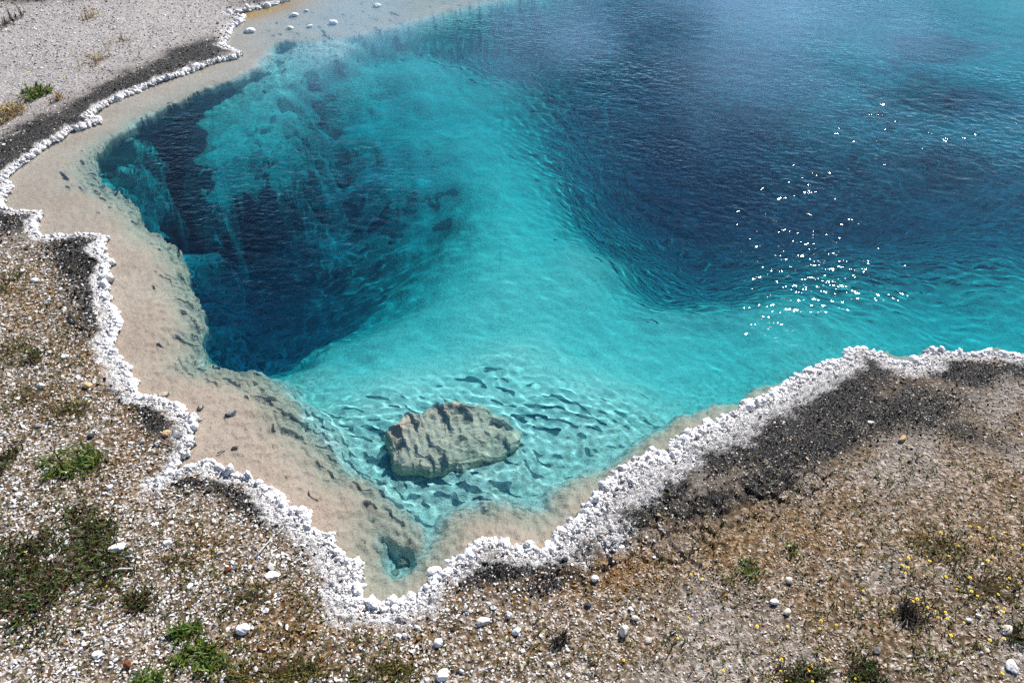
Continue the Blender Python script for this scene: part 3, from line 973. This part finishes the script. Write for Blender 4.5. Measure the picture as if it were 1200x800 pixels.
G1 = 'loose stones on the near bank'
for a in [
    (137, 644, 24, 'white', 'long white stone at the right edge of the dark green plant mat', (1, .45, .4), 20),
    (731, 742, 19, 'cream', 'upright cream stone with a dark shadowed foot, largest on the gravel below the cracks', (.8, .6, 1.0), 60),
    (285, 738, 17, 'white', 'rounded white lump among the green tufts near the bottom left', (1, .85, .7), 10),
    (115, 768, 13, 'white', 'white stone on bare white gravel below the dark plant mat', (1, .8, .6), 0),
    (129, 572, 9, 'white', 'small white stone above the dark plant mat, right of the bright green clump', (1, .8, .6), 40),
    (197, 637, 11, 'white', 'small white stone on tan gravel halfway between plant mat and crust', (1, .7, .6), 0),
    (22, 581, 8, 'white', 'small white stone at the left frame edge below the green clump', (1, .8, .6), 0),
    (223, 688, 9, 'white', 'white pebble on white gravel above the lower green tufts', (1, .8, .6), 70),
    (320, 675, 17, 'white', 'flat white slab of stone just below the pale grey twig', (1, .7, .35), 15),
    (566, 729, 17, 'cream', 'flat cream stone on rusty gravel below the middle of the crust', (1, .6, .45), 10),
    (514, 754, 12, 'white', 'white pebble with a dark shadow, left of the dark tuft near the bottom middle', (1, .9, .8), 0),
    (597, 722, 10, 'white', 'white stone right of the flat cream stone', (.7, .7, .9), 0),
    (605, 741, 11, 'white', 'white stone just above the dark tuft near the bottom middle', (1, .8, .7), 30),
    (520, 792, 18, 'white', 'white stone cut by the bottom edge of the view', (1, .8, .6), 30),
    (662, 657, 9, 'dark', 'blue black pebble lying against the lower edge of the white crust', (1, .8, .7), 20),
    (689, 710, 8, 'dark', 'round blue black pebble on rusty gravel below the cracks', (1, .95, .8), 0),
    (697, 679, 9, 'white', 'small white stone among the cracks in the rusty ground', (1, .9, .8), 0),
    (744, 725, 9, 'cream', 'small cream stone just behind the upright cream stone', (1, .8, .7), 0),
    (759, 751, 11, 'cream', 'small cream stone in front of and right of the upright cream stone', (1, .7, .6), 30),
    (907, 706, 10, 'white', 'bright white stone on open gravel, lowest left of the pair below the sprouts', (1, .7, .6), 0),
    (922, 718, 11, 'cream', 'cream stone with a black shadow beside the bright white stone', (1, .6, .6), 40),
    (924, 681, 9, 'cream', 'round cream stone on open gravel below the green sprouts', (1, .9, .8), 0),
    (1027, 763, 11, 'grey', 'grey stone near the bottom right, below the black dead tuft', (1, .7, .7), 50),
    (1134, 727, 8, 'white', 'small white stone among yellow flowers right of the black dead tuft', (1, .7, .6), 0),
    (1185, 782, 18, 'white', 'angular white stone in the bottom right corner', (1, .8, .5), 60),
    (1179, 739, 16, 'cream', 'flat cream stone by the right edge, above the angular white stone', (1, .7, .4), 20),
    (1020, 496, 8, 'white', 'small bright white stone on the black stained right bank', (1, .7, .5), 0),
    (1057, 515, 12, 'tan', 'tan stone at the lower edge of the black stain on the right bank', (1, .6, .5), 40),
    (107, 512, 9, 'dark', 'blue black pebble on the left bank above the green clump', (1, .8, .7), 0),
    (45, 500, 10, 'grey', 'grey stone near the left edge above the green clump', (1, .7, .6), 30),
    (48, 453, 10, 'white', 'white stone near the left edge in thin green growth', (1, .7, .6), 0),
    (42, 330, 11, 'white', 'white stone left of the black stained patch on the left bank', (1, .6, .5), 20),
    (195, 509, 11, 'tan', 'tan stone half buried in the left crust above the notch', (1, .8, .6), 50),
    (208, 511, 14, 'grey', 'grey stone half buried in the left crust beside the tan stone', (1, .7, .5), 40),
    (103, 453, 11, 'tan', 'tan stone on black grit left of the thin dark stick', (1, .8, .6), 0),
    (77, 419, 9, 'white', 'white stone right of the small dark green clump on the left bank', (1, .7, .6), 0)]:
    stone(*a, group=G1)
stone(150, 780, 11, 'rust', 'rusty brown seed cone on white gravel at the bottom left', (.8, .8, 1), 20, name='seed_cone', cat='cone')
stone(268, 668, 9, 'rust', 'small rusty brown cone on gravel below the left end of the twig', (1, .7, .6), 20, name='seed_cone', cat='cone')
G2 = 'white knobs in the far shallows'
for px, py, w_, lb in [(293, 37, 14, 'largest white mineral knob in the far shallows, nearest the crust'), (345, 18, 10, 'white mineral knob in the far shallows with a smaller one just above right'), (359, 13, 6, 'tiny white mineral knob above right of the twin in the far shallows'), (340, 33, 8, 'white mineral knob between the largest knob and the next one right'), (363, 31, 7, 'small white mineral knob in the middle of the far shallows'), (391, 27, 11, 'white mineral knob in the far shallows closest to the dark water'), (442, 7, 10, 'rightmost white mineral knob in the far shallows, at the top edge')]:
    stone(px, py, w_, 'white', lb, (1, .8, .55), 0, wet='top', sink=.45, name='mineral_knob', cat='stone', group=G2)
G3 = 'stones lying on the shallow shelf'
for px, py, w_, mt_, lb in [(191, 464, 15, 'sand', 'flat brown stone on the shelf under water, close to the left crust'), (235, 478, 10, 'sand', 'small brown stone on the shelf right of the crust corner'), (271, 485, 14, 'grey', 'dark stone on the shelf near the caustic ripples'), (275, 525, 9, 'sand', 'small brown stone on the middle of the near left shelf'), (474, 659, 17, 'sand', 'pale stone on the floor of the small dark pit'), (462, 671, 13, 'sand', 'lower of the stones on the floor of the small dark pit')]:
    stone(px, py, w_, mt_, lb, (1, .75, .6), random.uniform(0, 90), wet='bed', sink=.25, group=G3)


# --- the sunken boulder --------------------------------------------------------
def boulder():
    top = [(453, 516), (455, 503), (468, 497), (474, 486), (494, 484), (502, 476), (524, 473), (552, 474), (570, 475), (578, 483), (596, 484), (600, 494), (609, 500), (606, 516), (596, 520), (588, 530), (566, 532), (548, 540), (528, 540), (508, 548), (488, 546), (470, 545), (461, 536), (458, 526)]
    T = np.array([[*map(float, at_depth(a, b, .06))] for a, b in top])
    c = T.mean(0)
    ang = np.arctan2(T[:, 1] - c[1], T[:, 0] - c[0])
    rad = np.hypot(*(T - c).T)
    o = np.argsort(ang)
    ang, rad = ang[o], rad[o]
    n, m = 220, 90
    A = np.linspace(-np.pi, np.pi, n, endpoint=False)
    ext_a = np.concatenate([ang - 2 * np.pi, ang, ang + 2 * np.pi])
    RA = np.interp(A, ext_a, np.tile(rad, 3))
    RA = RA * (1 + .035 * pnoise(A * 5 + 7, A * 0, 3) + .02 * pnoise(A * 14 + 7, A * 0 + 3, 4))
    s = np.linspace(0, 1, m)
    rr = np.where(s < .6, s / .6, 1.0) * 1.0
    ss = np.clip((s - .6) / .4, 0, 1)
    und = 1 - .10 * ss ** 1.6 + .02 * np.sin(ss * 9)
    cap = np.sqrt(np.clip(1 - np.clip((rr - .9) / .1, 0, 1) ** 2 * .75, 0, 1))
    X = c[0] + np.cos(A)[None] * RA[None] * (rr * und)[:, None]
    Y = c[1] + np.sin(A)[None] * RA[None] * (rr * und)[:, None]
    tilt = -.062 + (-.03) * (X - c[0]) / .28 + .03 * (Y - c[1]) / .2
    tilt = np.minimum(tilt, -.024)
    Z = tilt - (1 - cap)[:, None] * .03 - (ss * .29)[:, None]
    f1, e1 = worley(X, Y, 17, 21)
    f2, e2 = worley(X + Z, Y - Z, 40, 22)
    bl = np.floor(fbm(X, Y, 4.5, 2, 26) * 3) * .008
    Z = Z + (.022 * fbm(X, Y, 6, 4, 23) + bl - .014 * (f1 - .4) - .012 * (f2 - .4) + .008 * fbm(X, Y, 40, 3, 29)) * (rr * (1 - ss))[:, None] ** .2
    k = (.03 * fbm(X + 3 * Z, Y + 2 * Z, 9, 4, 24) + .012 * (worley(X + 2 * Z, Y + 3 * Z, 14, 27)[0] - .4)) * sstep(.6, .95, rr)[:, None]
    X = X + np.cos(A)[None] * k
    Y = Y + np.sin(A)[None] * k
    Z = np.minimum(Z, -.014)
    V = np.stack([X, Y, Z], -1).reshape(-1, 3)
    i = np.arange(n * m).reshape(m, n)
    j = np.roll(i, -1, 1)
    F = np.stack([i[:-1], i[1:], j[1:], j[:-1]], -1).reshape(-1, 4)
    mat = simple_mat('boulder_rock', (.72, .49, .385), (.99, .74, .60), 40, .9, .5, .01)
    ob = link('boulder', mesh_np('boulder', V - np.array([c[0], c[1], -.3]), F, [mat], True))
    ob.location = (c[0], c[1], -.3)
    ob.cycles.is_caustics_receiver = True
    tag(ob, 'large flat topped grey boulder lying just under the clear shallow water', 'boulder')


boulder()


# --- sticks ---------------------------------------------------------------------
def stick(p, q, r, c1, c2, label, bend=.0, wet=False, name='twig', cat='twig'):
    f = bed_at if wet else land_at
    a, b = Vector(f(*p)), Vector(f(*q))
    up = Vector((0, 0, r + .006))
    a, b = a + up, b + up
    n, k = 10, 7
    side = (b - a).cross(Vector((0, 0, 1))).normalized()
    vs = []
    for i in range(n):
        t = i / (n - 1)
        c = a.lerp(b, t) + side * bend * math.sin(math.pi * t) + Vector((0, 0, .004 * math.sin(5 * t)))
        rr = r * (1 - .45 * t) * (1 + .15 * math.sin(9 * t))
        d = (b - a).normalized()
        u = d.cross(Vector((0, 0, 1))).normalized()
        w_ = u.cross(d)
        for j in range(k):
            th = 6.283 * j / k
            vs.append(c + (u * math.cos(th) + w_ * math.sin(th)) * rr - a)
    fs = [(i * k + j, i * k + (j + 1) % k, (i + 1) * k + (j + 1) % k, (i + 1) * k + j) for i in range(n - 1) for j in range(k)]
    me = bpy.data.meshes.new(name)
    me.from_pydata(vs, [], fs + [tuple(range(k))[::-1], tuple(range((n - 1) * k, n * k))])
    for pl in me.polygons:
        pl.use_smooth = True
    me.materials.append(simple_mat(name + '_wood', c1, c2, 150))
    o = link(name, me)
    o.location = a
    if wet:
        o.cycles.is_caustics_receiver = True
    return tag(o, label, cat)


stick((302, 652), (333, 618), .0032, (.30, .28, .25), (.6, .57, .52), 'straight pale grey twig lying from gravel up onto the near left crust')
stick((421, 722), (433, 704), .0016, (.5, .46, .4), (.75, .7, .62), 'thin pale straw at the lowest bend of the crust')
stick((82, 369), (104, 388), .006, (.012, .011, .01), (.04, .035, .03), 'thick black curled stick on the dark stained left bank', .012)
stick((122, 458), (150, 460), .0024, (.05, .045, .04), (.16, .14, .12), 'thin dark stick touching the left crust below its widest part')
stick((138, 670), (155, 667), .005, (.28, .26, .24), (.52, .49, .46), 'short flat grey wood chip at the right edge of the plant mat', .0, name='wood_chip', cat='wood chip')
stick((362, 576), (373, 586), .003, (.06, .05, .04), (.14, .11, .09), 'small curved dark twig on the shelf under shallow water', .012, True)
stick((255, 532), (264, 528), .003, (.05, .04, .035), (.12, .1, .08), 'short dark twig on the near left shelf under water', .002, True)


# --- plants -----------------------------------------------------------------------
def leaf_material():
    t = NT('plant_leaf')
    c = t.attr('col').outputs['Color']
    d = t.new('ShaderNodeBsdfPrincipled')
    d.inputs['Roughness'].default_value = .55
    d.inputs['Specular IOR Level'].default_value = .35
    t.l(c, d.inputs['Base Color'])
    tr = t.new('ShaderNodeBsdfTranslucent')
    t.l(c, tr.inputs[0])
    mx = t.new('ShaderNodeMixShader')
    mx.inputs[0].default_value = .35
    t.l(d.outputs[0], mx.inputs[1])
    t.l(tr.outputs[0], mx.inputs[2])
    t.l(mx.outputs[0], t.out.inputs['Surface'])
    return t.m


M_LEAF = leaf_material()
PAL = {'green': [(.07, .13, .015), (.11, .17, .02), (.045, .085, .012), (.15, .16, .03)],
       'mat': [(.05, .085, .015), (.035, .055, .012), (.085, .035, .018), (.06, .03, .015), (.09, .12, .02), (.03, .03, .015)],
       'dry': [(.20, .13, .05), (.30, .21, .08), (.12, .08, .035), (.38, .25, .05)],
       'dead': [(.010, .008, .007), (.025, .02, .015), (.05, .04, .03)],
       'olive': [(.09, .10, .02), (.14, .13, .025), (.06, .06, .015), (.16, .10, .03)]}


def blades(x, y, z, L, wd, pal, seed, lean=.9):
    """curved two segment leaves, one per point"""
    g = np.random.default_rng(seed)
    n = len(x)
    a = g.uniform(0, 6.283, n)
    dx, dy = np.cos(a), np.sin(a)
    el = np.clip(g.normal(lean, .35, n), .1, 1.5)
    L = L * np.exp(g.normal(0, .3, n))
    w_ = wd * np.exp(g.normal(0, .25, n))
    h1, v1 = np.cos(el) * L * .5, np.sin(el) * L * .5
    e2 = el - g.uniform(.1, .8, n)
    h2, v2 = h1 + np.cos(e2) * L * .5, v1 + np.sin(e2) * L * .5
    sx, sy = -dy, dx

    def P(h, v, s):
        return np.stack([x + dx * h + sx * s, y + dy * h + sy * s, z + v], -1)
    V = np.stack([P(0 * h1, 0 * v1, -w_ * .3), P(0 * h1, 0 * v1, w_ * .3), P(h1, v1, w_ * .5), P(h1, v1, -w_ * .5), P(h2, v2, w_ * .08), P(h2, v2, -w_ * .08)], 1)
    o = (np.arange(n) * 6)[:, None]
    F = np.concatenate([o + np.array([[0, 1, 2, 3]]), o + np.array([[3, 2, 4, 5]])])
    pl = np.array(PAL[pal])
    col = pl[g.integers(0, len(pl), n)] * g.uniform(.7, 1.35, (n, 1))
    return V.reshape(-1, 3), F, np.repeat(col, 6, 0)


_pn = [0]


def plant(px, py, rx, ry, n, L, wd, pal, label, cat='plant', name='green_clump', lean=.9, group=None):
    _pn[0] += 1
    g = np.random.default_rng(500 + _pn[0])
    cx, cy_, cz = land_at(px, py)
    k = mpp(cx, cy_, cz)
    dep = math.sin(R(PITCH) + math.atan((py - 400) / FPX))
    ax, ay = rx * k, ry * k / dep
    nn = int(n * 2.2)
    r_ = np.sqrt(g.random(nn)) * np.exp(g.normal(0, .12, nn))
    th = g.uniform(0, 6.283, nn)
    x, y = cx + ax * r_ * np.cos(th), cy_ + ay * r_ * np.sin(th)
    dn = fbm(x, y, 1.2 / max(ax, .03), 3, 60 + _pn[0]) + g.normal(0, .18, nn) - .25 * r_
    i = np.argsort(-dn)[:n]
    x, y = x[i], y[i]
    z = ground_z(x, y)
    V, F, Cc = blades(x, y, z, np.full(n, L), np.full(n, wd), pal, 700 + _pn[0], lean)
    nr = min(n // 3 + 6, 60)
    j = g.choice(n, nr)
    for q in j:                                  # creeping stems that tie the clump together
        m = 9
        t = np.linspace(0, 1, m)
        wx = cx + (x[q] - cx) * t + .12 * (y[q] - cy_) * np.sin(3.1 * t) * g.normal()
        wy = cy_ + (y[q] - cy_) * t + .12 * (x[q] - cx) * np.sin(3.1 * t) * g.normal()
        wz = ground_z(wx, wy) + .004
        ddx, ddy = x[q] - cx, y[q] - cy_
        ll = math.hypot(ddx, ddy) + 1e-6
        nx_, ny_ = -ddy / ll * .0011, ddx / ll * .0011
        b0 = len(V)
        V = np.concatenate([V, np.stack([np.stack([wx - nx_, wy - ny_, wz], 1), np.stack([wx + nx_, wy + ny_, wz + .001], 1)], 1).reshape(-1, 3)])
        i = b0 + 2 * np.arange(m - 1)[:, None]
        F = np.concatenate([F, i + np.array([[0, 1, 3, 2]])])
        Cc = np.concatenate([Cc, np.tile(np.array([[.07, .045, .02]]), (2 * m, 1))])
    o = link(name, mesh_np(name, V - np.array([cx, cy_, cz]), F, [M_LEAF], True, colattrs={'col': Cc}))
    o.location = (cx, cy_, cz)
    return tag(o, label, cat, group)


plant(62, 668, 78, 74, 4200, .024, .0055, 'mat', 'large dark mat of low green and red leaves at the left edge', 'plant mat', 'plant_mat', .75)
plant(84, 545, 32, 20, 420, .032, .006, 'green', 'bright green leafy clump above the dark plant mat')
plant(6, 545, 10, 26, 160, .03, .006, 'mat', 'dark green clump cut by the left edge above the plant mat')
plant(165, 704, 20, 13, 260, .024, .005, 'mat', 'small dark green tuft to the right below the plant mat')
plant(222, 742, 20, 9, 220, .028, .005, 'green', 'green tuft left of the rounded white lump')
plant(238, 772, 34, 20, 420, .028, .005, 'green', 'wide green tuft near the bottom edge below the rounded white lump')
plant(175, 797, 18, 10, 160, .028, .005, 'green', 'green tuft cut by the bottom edge below the seed cone')
plant(212, 655, 24, 22, 160, .018, .004, 'olive', 'thin olive growth on gravel left of the pale twig')
plant(320, 788, 60, 20, 600, .02, .004, 'olive', 'spread of rusty olive growth along the bottom edge')
plant(455, 790, 45, 14, 380, .02, .004, 'olive', 'olive moss at the bottom edge left of the cut white stone')
plant(285, 700, 30, 20, 160, .016, .004, 'olive', 'sparse olive sprouts above the rounded white lump')
plant(40, 419, 15, 9, 170, .026, .005, 'mat', 'small dark green clump in pale gravel on the left bank')
plant(88, 480, 22, 12, 200, .02, .004, 'olive', 'olive growth below the tan stone on the left bank')
plant(12, 410, 18, 18, 180, .02, .004, 'olive', 'olive growth at the left edge beside the small dark green clump')
plant(8, 332, 12, 18, 180, .022, .004, 'olive', 'yellow green growth at the left edge beside the white stone')
plant(35, 470, 34, 20, 220, .018, .004, 'olive', 'sparse yellow green growth above the grey stone on the left bank')
plant(42, 110, 16, 8, 260, .05, .010, 'green', 'round green plant on the pale far left bank', 'plant')
plant(12, 133, 16, 14, 260, .06, .006, 'dry', 'dry yellow brown plant at the left edge of the far bank', 'dry plant', 'dry_plant', 1.1)
plant(112, 72, 16, 12, 60, .08, .005, 'dry', 'loose group of dry seed stalks on the far bank above the green plant', 'dry plant', 'dry_plant', 1.35)
plant(8, 28, 10, 12, 80, .08, .006, 'dead', 'dark dry stalks at the left edge near the top', 'dry plant', 'dry_plant', 1.35)
plant(145, 48, 14, 8, 40, .06, .005, 'dry', 'few short dry stalks on the middle of the far bank', 'dry plant', 'dry_plant', 1.35)
plant(106, 22, 12, 6, 40, .07, .006, 'dry', 'yellow topped dry stalks near the top of the far bank', 'dry plant', 'dry_plant', 1.35)
plant(66, 118, 8, 5, 50, .05, .006, 'dry', 'small brown tuft right of the round green plant', 'dry plant', 'dry_plant', 1.2)
plant(1068, 722, 17, 10, 260, .035, .003, 'dead', 'black dead tuft on the right bank among yellow flowers', 'dead tuft', 'dead_tuft', .9)
plant(657, 752, 8, 7, 120, .025, .003, 'dead', 'small black dead tuft on the gravel near the bottom middle', 'dead tuft', 'dead_tuft', .9)
plant(1018, 790, 22, 14, 320, .028, .004, 'mat', 'dark green tuft at the bottom edge below the grey stone')
plant(936, 792, 34, 12, 300, .024, .004, 'mat', 'dark green tuft with yellow flowers at the bottom edge')
plant(1190, 742, 20, 14, 200, .022, .004, 'mat', 'dark green growth at the right edge above the angular white stone')
plant(878, 664, 15, 11, 110, .018, .004, 'green', 'small patch of tiny green sprouts right of the cracked ground')
plant(928, 644, 10, 8, 50, .018, .004, 'green', 'small green sprout beside the orange patch on the right bank')
plant(1100, 640, 40, 16, 220, .018, .004, 'olive', 'olive growth with yellow flowers on the upper part of the right bank')
plant(1150, 690, 50, 30, 260, .018, .004, 'olive', 'olive growth with yellow flowers near the right edge')

# ground cover nobody could count
g = np.random.default_rng(77)
COVER = [(1080, 680, 150, 110, 0, .8), (880, 680, 110, 50, 0, .5), (300, 730, 150, 60, 0, 1), (60, 440, 80, 90, 0, .8), (60, 660, 130, 110, 0, .7), (700, 780, 260, 26, 0, .5), (230, 650, 60, 40, 0, .8), (450, 780, 80, 30, 0, .9), (20, 340, 30, 40, 0, .8), (160, 590, 40, 20, 0, .6), (980, 780, 200, 40, 0, .7)]
x, y, d = sample_land(15000, .6, 3.4, 55)
k = (g.random(len(x)) < blobs(COVER, x, y) * (.75 + fbm(x, y, 4, 3, 66))) & (d > .12)
x, y = x[k], y[k]
x, y = np.repeat(x, 4) + g.normal(0, .004, 4 * len(x)), np.repeat(y, 4) + g.normal(0, .004, 4 * len(y))
V, F, Cc = blades(x, y, ground_z(x, y) + .004, np.full(len(x), .014), np.full(len(x), .004), 'olive', 9, .8)
cover = link('ground_cover', mesh_np('ground_cover', V, F, [M_LEAF], True, colattrs={'col': Cc}))
tag(cover, 'tiny green sprouts and moss scattered through the gravel', 'ground cover', kind='stuff')

# yellow flowers
FL = [(1136, 616), (1145, 618), (1101, 624), (1136, 629), (1160, 630), (1164, 629), (1176, 624), (1197, 638), (1184, 642), (1122, 639), (1111, 652), (1084, 651), (1088, 658), (1062, 654), (1054, 655), (1055, 662), (1063, 665), (1060, 671), (1081, 674), (1105, 676), (1135, 677), (1161, 651), (1155, 657), (1120, 689), (1137, 694), (1145, 699), (1167, 696), (1178, 687), (1194, 683), (1182, 677), (1073, 702), (1068, 705), (1085, 711), (1095, 716), (1106, 717), (1098, 724), (1110, 725), (1128, 729), (1112, 745), (1165, 712), (1176, 712), (1175, 718), (1158, 750), (1175, 748), (1172, 790), (1043, 714), (1022, 705), (1010, 701), (1010, 692), (962, 727), (978, 731), (960, 736), (922, 734), (914, 771), (969, 774), (948, 779), (945, 782), (947, 787), (915, 786), (907, 792), (922, 797), (992, 794), (1001, 795), (952, 798)]
FL2 = [(829, 690), (810, 673), (823, 679), (806, 722), (793, 748), (886, 734), (730, 773), (848, 786)]
FL3 = [(248, 651), (253, 643), (247, 757), (126, 686), (30, 647)]
FL4 = [(101, 21), (116, 26), (114, 81), (99, 72), (74, 40), (85, 61), (75, 92), (33, 87), (128, 80)]
M_YEL = simple_mat('yellow_petal', (.62, .40, .01), (.82, .60, .02), 300, .6, .2, .001)


def flower_mesh():
    vs, fs, mi = [], [], []
    for p_ in range(8):
        a = 6.283 * p_ / 8
        u, v = Vector((math.cos(a), math.sin(a), 0)), Vector((-math.sin(a), math.cos(a), 0))
        b = len(vs)
        for t, w_, h in ((.1, .1, .0), (.55, .30, .12), (.85, .24, .10), (1.0, .08, .02)):
            for s_ in (-1, 1):
                vs.append((u * t + v * w_ * s_) * .0062 + Vector((0, 0, .016 + h * .006)))
        for q in range(3):
            fs.append((b + 2 * q, b + 2 * q + 1, b + 2 * q + 3, b + 2 * q + 2))
            mi.append(0)
    V, F = icosphere(1)
    b = len(vs)
    vs += [Vector(p_) * .0026 + Vector((0, 0, .017)) for p_ in V]
    fs += [tuple(int(i) + b for i in f) for f in F]
    mi += [0] * len(F)
    b = len(vs)
    for h in (0, .0165):
        for j in range(5):
            vs.append(Vector((.0007 * math.cos(1.2566 * j), .0007 * math.sin(1.2566 * j), h)))
    fs += [(b + j, b + (j + 1) % 5, b + 5 + (j + 1) % 5, b + 5 + j) for j in range(5)]
    mi += [1] * 5
    me = bpy.data.meshes.new('yellow_flower')
    me.from_pydata(vs, [], fs)
    me.materials.append(M_YEL)
    me.materials.append(simple_mat('flower_stem', (.06, .10, .015), (.10, .15, .03)))
    me.polygons.foreach_set('material_index', mi)
    return me


FM = flower_mesh()
for lst, lb, gp in ((FL, 'tiny yellow flower standing in the gravel of the lower right bank', 'yellow flowers on the lower right bank'),
                    (FL2, 'tiny yellow flower on the rusty gravel below the cracks in the middle', 'yellow flowers below the cracked ground'),
                    (FL3, 'tiny yellow flower among the green plants at the lower left', 'yellow flowers among the lower left plants'),
                    (FL4, 'tiny yellow flower on the pale far left bank', 'yellow flowers on the far left bank')):
    for px, py in lst:
        o = link('yellow_flower', FM)
        o.location = land_at(px, py + 2)
        s_ = random.uniform(.6, 1.0) * (1.7 if lst is FL4 else 1)
        o.scale = (s_, s_, s_)
        o.rotation_euler = (random.uniform(-.3, .3), random.uniform(-.3, .3), random.uniform(0, 6))
        tag(o, lb, 'flower', gp)


# the body of the water: what colours it with depth
_n = len(SHORE_C)
_me = bpy.data.meshes.new('water_body')
_me.from_pydata([(x, y, .0065) for x, y in SHORE_C] + [(x, y, -7) for x, y in SHORE_C], [],
                [tuple(range(_n)), tuple(range(2 * _n - 1, _n - 1, -1))] + [(i, i + _n, (i + 1) % _n + _n, (i + 1) % _n) for i in range(_n)])
_me.materials.append(M_DEPTH)
wbody = link('water_body', _me)
tag(wbody, 'body of clear water filling the hot spring pool', 'water', kind='structure')

# thin steam drifting over the far side of the pool
def steam():
    t = NT('steam')
    p = t.pos()
    mp_ = t.new('ShaderNodeMapping')
    mp_.inputs['Scale'].default_value = (.62, .42, .9)
    t.l(p, mp_.inputs[0])
    n = t.noise(1.0, 3, .55, mp_.outputs[0])
    dn = t.new('ShaderNodeMapRange')
    t.l(n, dn.inputs[0])
    dn.inputs[1].default_value, dn.inputs[2].default_value = .44, .78
    sep = t.new('ShaderNodeSeparateXYZ')
    t.l(p, sep.inputs[0])

    def fade(sock, a, b):
        m = t.new('ShaderNodeMapRange', interpolation_type='SMOOTHSTEP')
        t.l(sock, m.inputs[0])
        m.inputs[1].default_value, m.inputs[2].default_value = a, b
        return m.outputs[0]
    d = t.math('MULTIPLY', dn.outputs[0], fade(sep.outputs[1], 3.4, 6.5))
    d = t.math('MULTIPLY', d, fade(sep.outputs[2], .85, .1))
    d = t.math('MULTIPLY', d, fade(sep.outputs[0], -2.6, -.4))
    d = t.math('MULTIPLY', d, STEAM)
    v = t.new('ShaderNodeVolumePrincipled')
    v.inputs['Color'].default_value = (.38, .68, 1, 1)  # blue of the skylight put into the colour of white steam
    t.l(d, v.inputs['Density'])
    t.l(v.outputs[0], t.out.inputs['Volume'])
    bm = bmesh.new()
    bmesh.ops.create_cube(bm, size=1)
    me = bpy.data.meshes.new('steam')
    bm.to_mesh(me)
    me.materials.append(t.m)
    o = link('steam', me)
    o.location, o.scale = (3.4, 8.2, .47), (12.4, 9.6, .88)
    tag(o, 'thin pale steam drifting over the far side of the pool', 'steam', kind='stuff')


STEAM = .62
steam()

# ------------------------------------------------------------------ light
SUN_EL, SUN_AZ = 43.0, 30.0      # azimuth clockwise from +Y (view direction)
w = bpy.data.worlds.new('World')
scene.world = w
w.use_nodes = True
wt = w.node_tree
wt.nodes.clear()
wo = wt.nodes.new('ShaderNodeOutputWorld')
bg = wt.nodes.new('ShaderNodeBackground')
sky = wt.nodes.new('ShaderNodeTexSky')
sky.sky_type = 'NISHITA'
sky.sun_disc = False
sky.sun_elevation = R(SUN_EL)
sky.sun_rotation = R(SUN_AZ)
sky.altitude = 2300
sky.air_density = 1.0
bg.inputs['Strength'].default_value = .075
wt.links.new(sky.outputs[0], bg.inputs[0])
wt.links.new(bg.outputs[0], wo.inputs[0])
sd = bpy.data.lights.new('sun', 'SUN')
sd.energy = 5.0
sd.angle = R(.5)
sd.color = (1, .96, .9)
sd.cycles.is_caustics_light = True
sun = bpy.data.objects.new('sun', sd)
dv = Vector((math.sin(R(SUN_AZ)) * math.cos(R(SUN_EL)), math.cos(R(SUN_AZ)) * math.cos(R(SUN_EL)), math.sin(R(SUN_EL))))
sun.rotation_euler = dv.to_track_quat('Z', 'Y').to_euler()
sun.location = dv * 20
COL.objects.link(sun)

# ------------------------------------------------------------------ render settings
scene.view_settings.view_transform = 'Standard'
scene.view_settings.look = 'None'
scene.view_settings.exposure = 0.92
scene.view_settings.gamma = 1
scene.view_settings.use_curve_mapping = False
scene.render.engine = 'CYCLES'
cy = scene.cycles
cy.caustics_refractive = True
cy.caustics_reflective = False
cy.max_bounces = 4
cy.volume_step_rate = 2.5
cy.volume_max_steps = 64
cy.use_adaptive_sampling = True
cy.adaptive_threshold = .02
cy.transmission_bounces = 3
cy.diffuse_bounces = 2
cy.glossy_bounces = 3
cy.transparent_max_bounces = 8
cy.sample_clamp_indirect = 4
cy.sample_clamp_direct = 40
cy.blur_glossy = .3
cy.use_denoising = False
cy.denoiser = 'OPENIMAGEDENOISE'
cy.denoising_input_passes = 'RGB_ALBEDO_NORMAL'
cy.denoising_prefilter = 'ACCURATE'
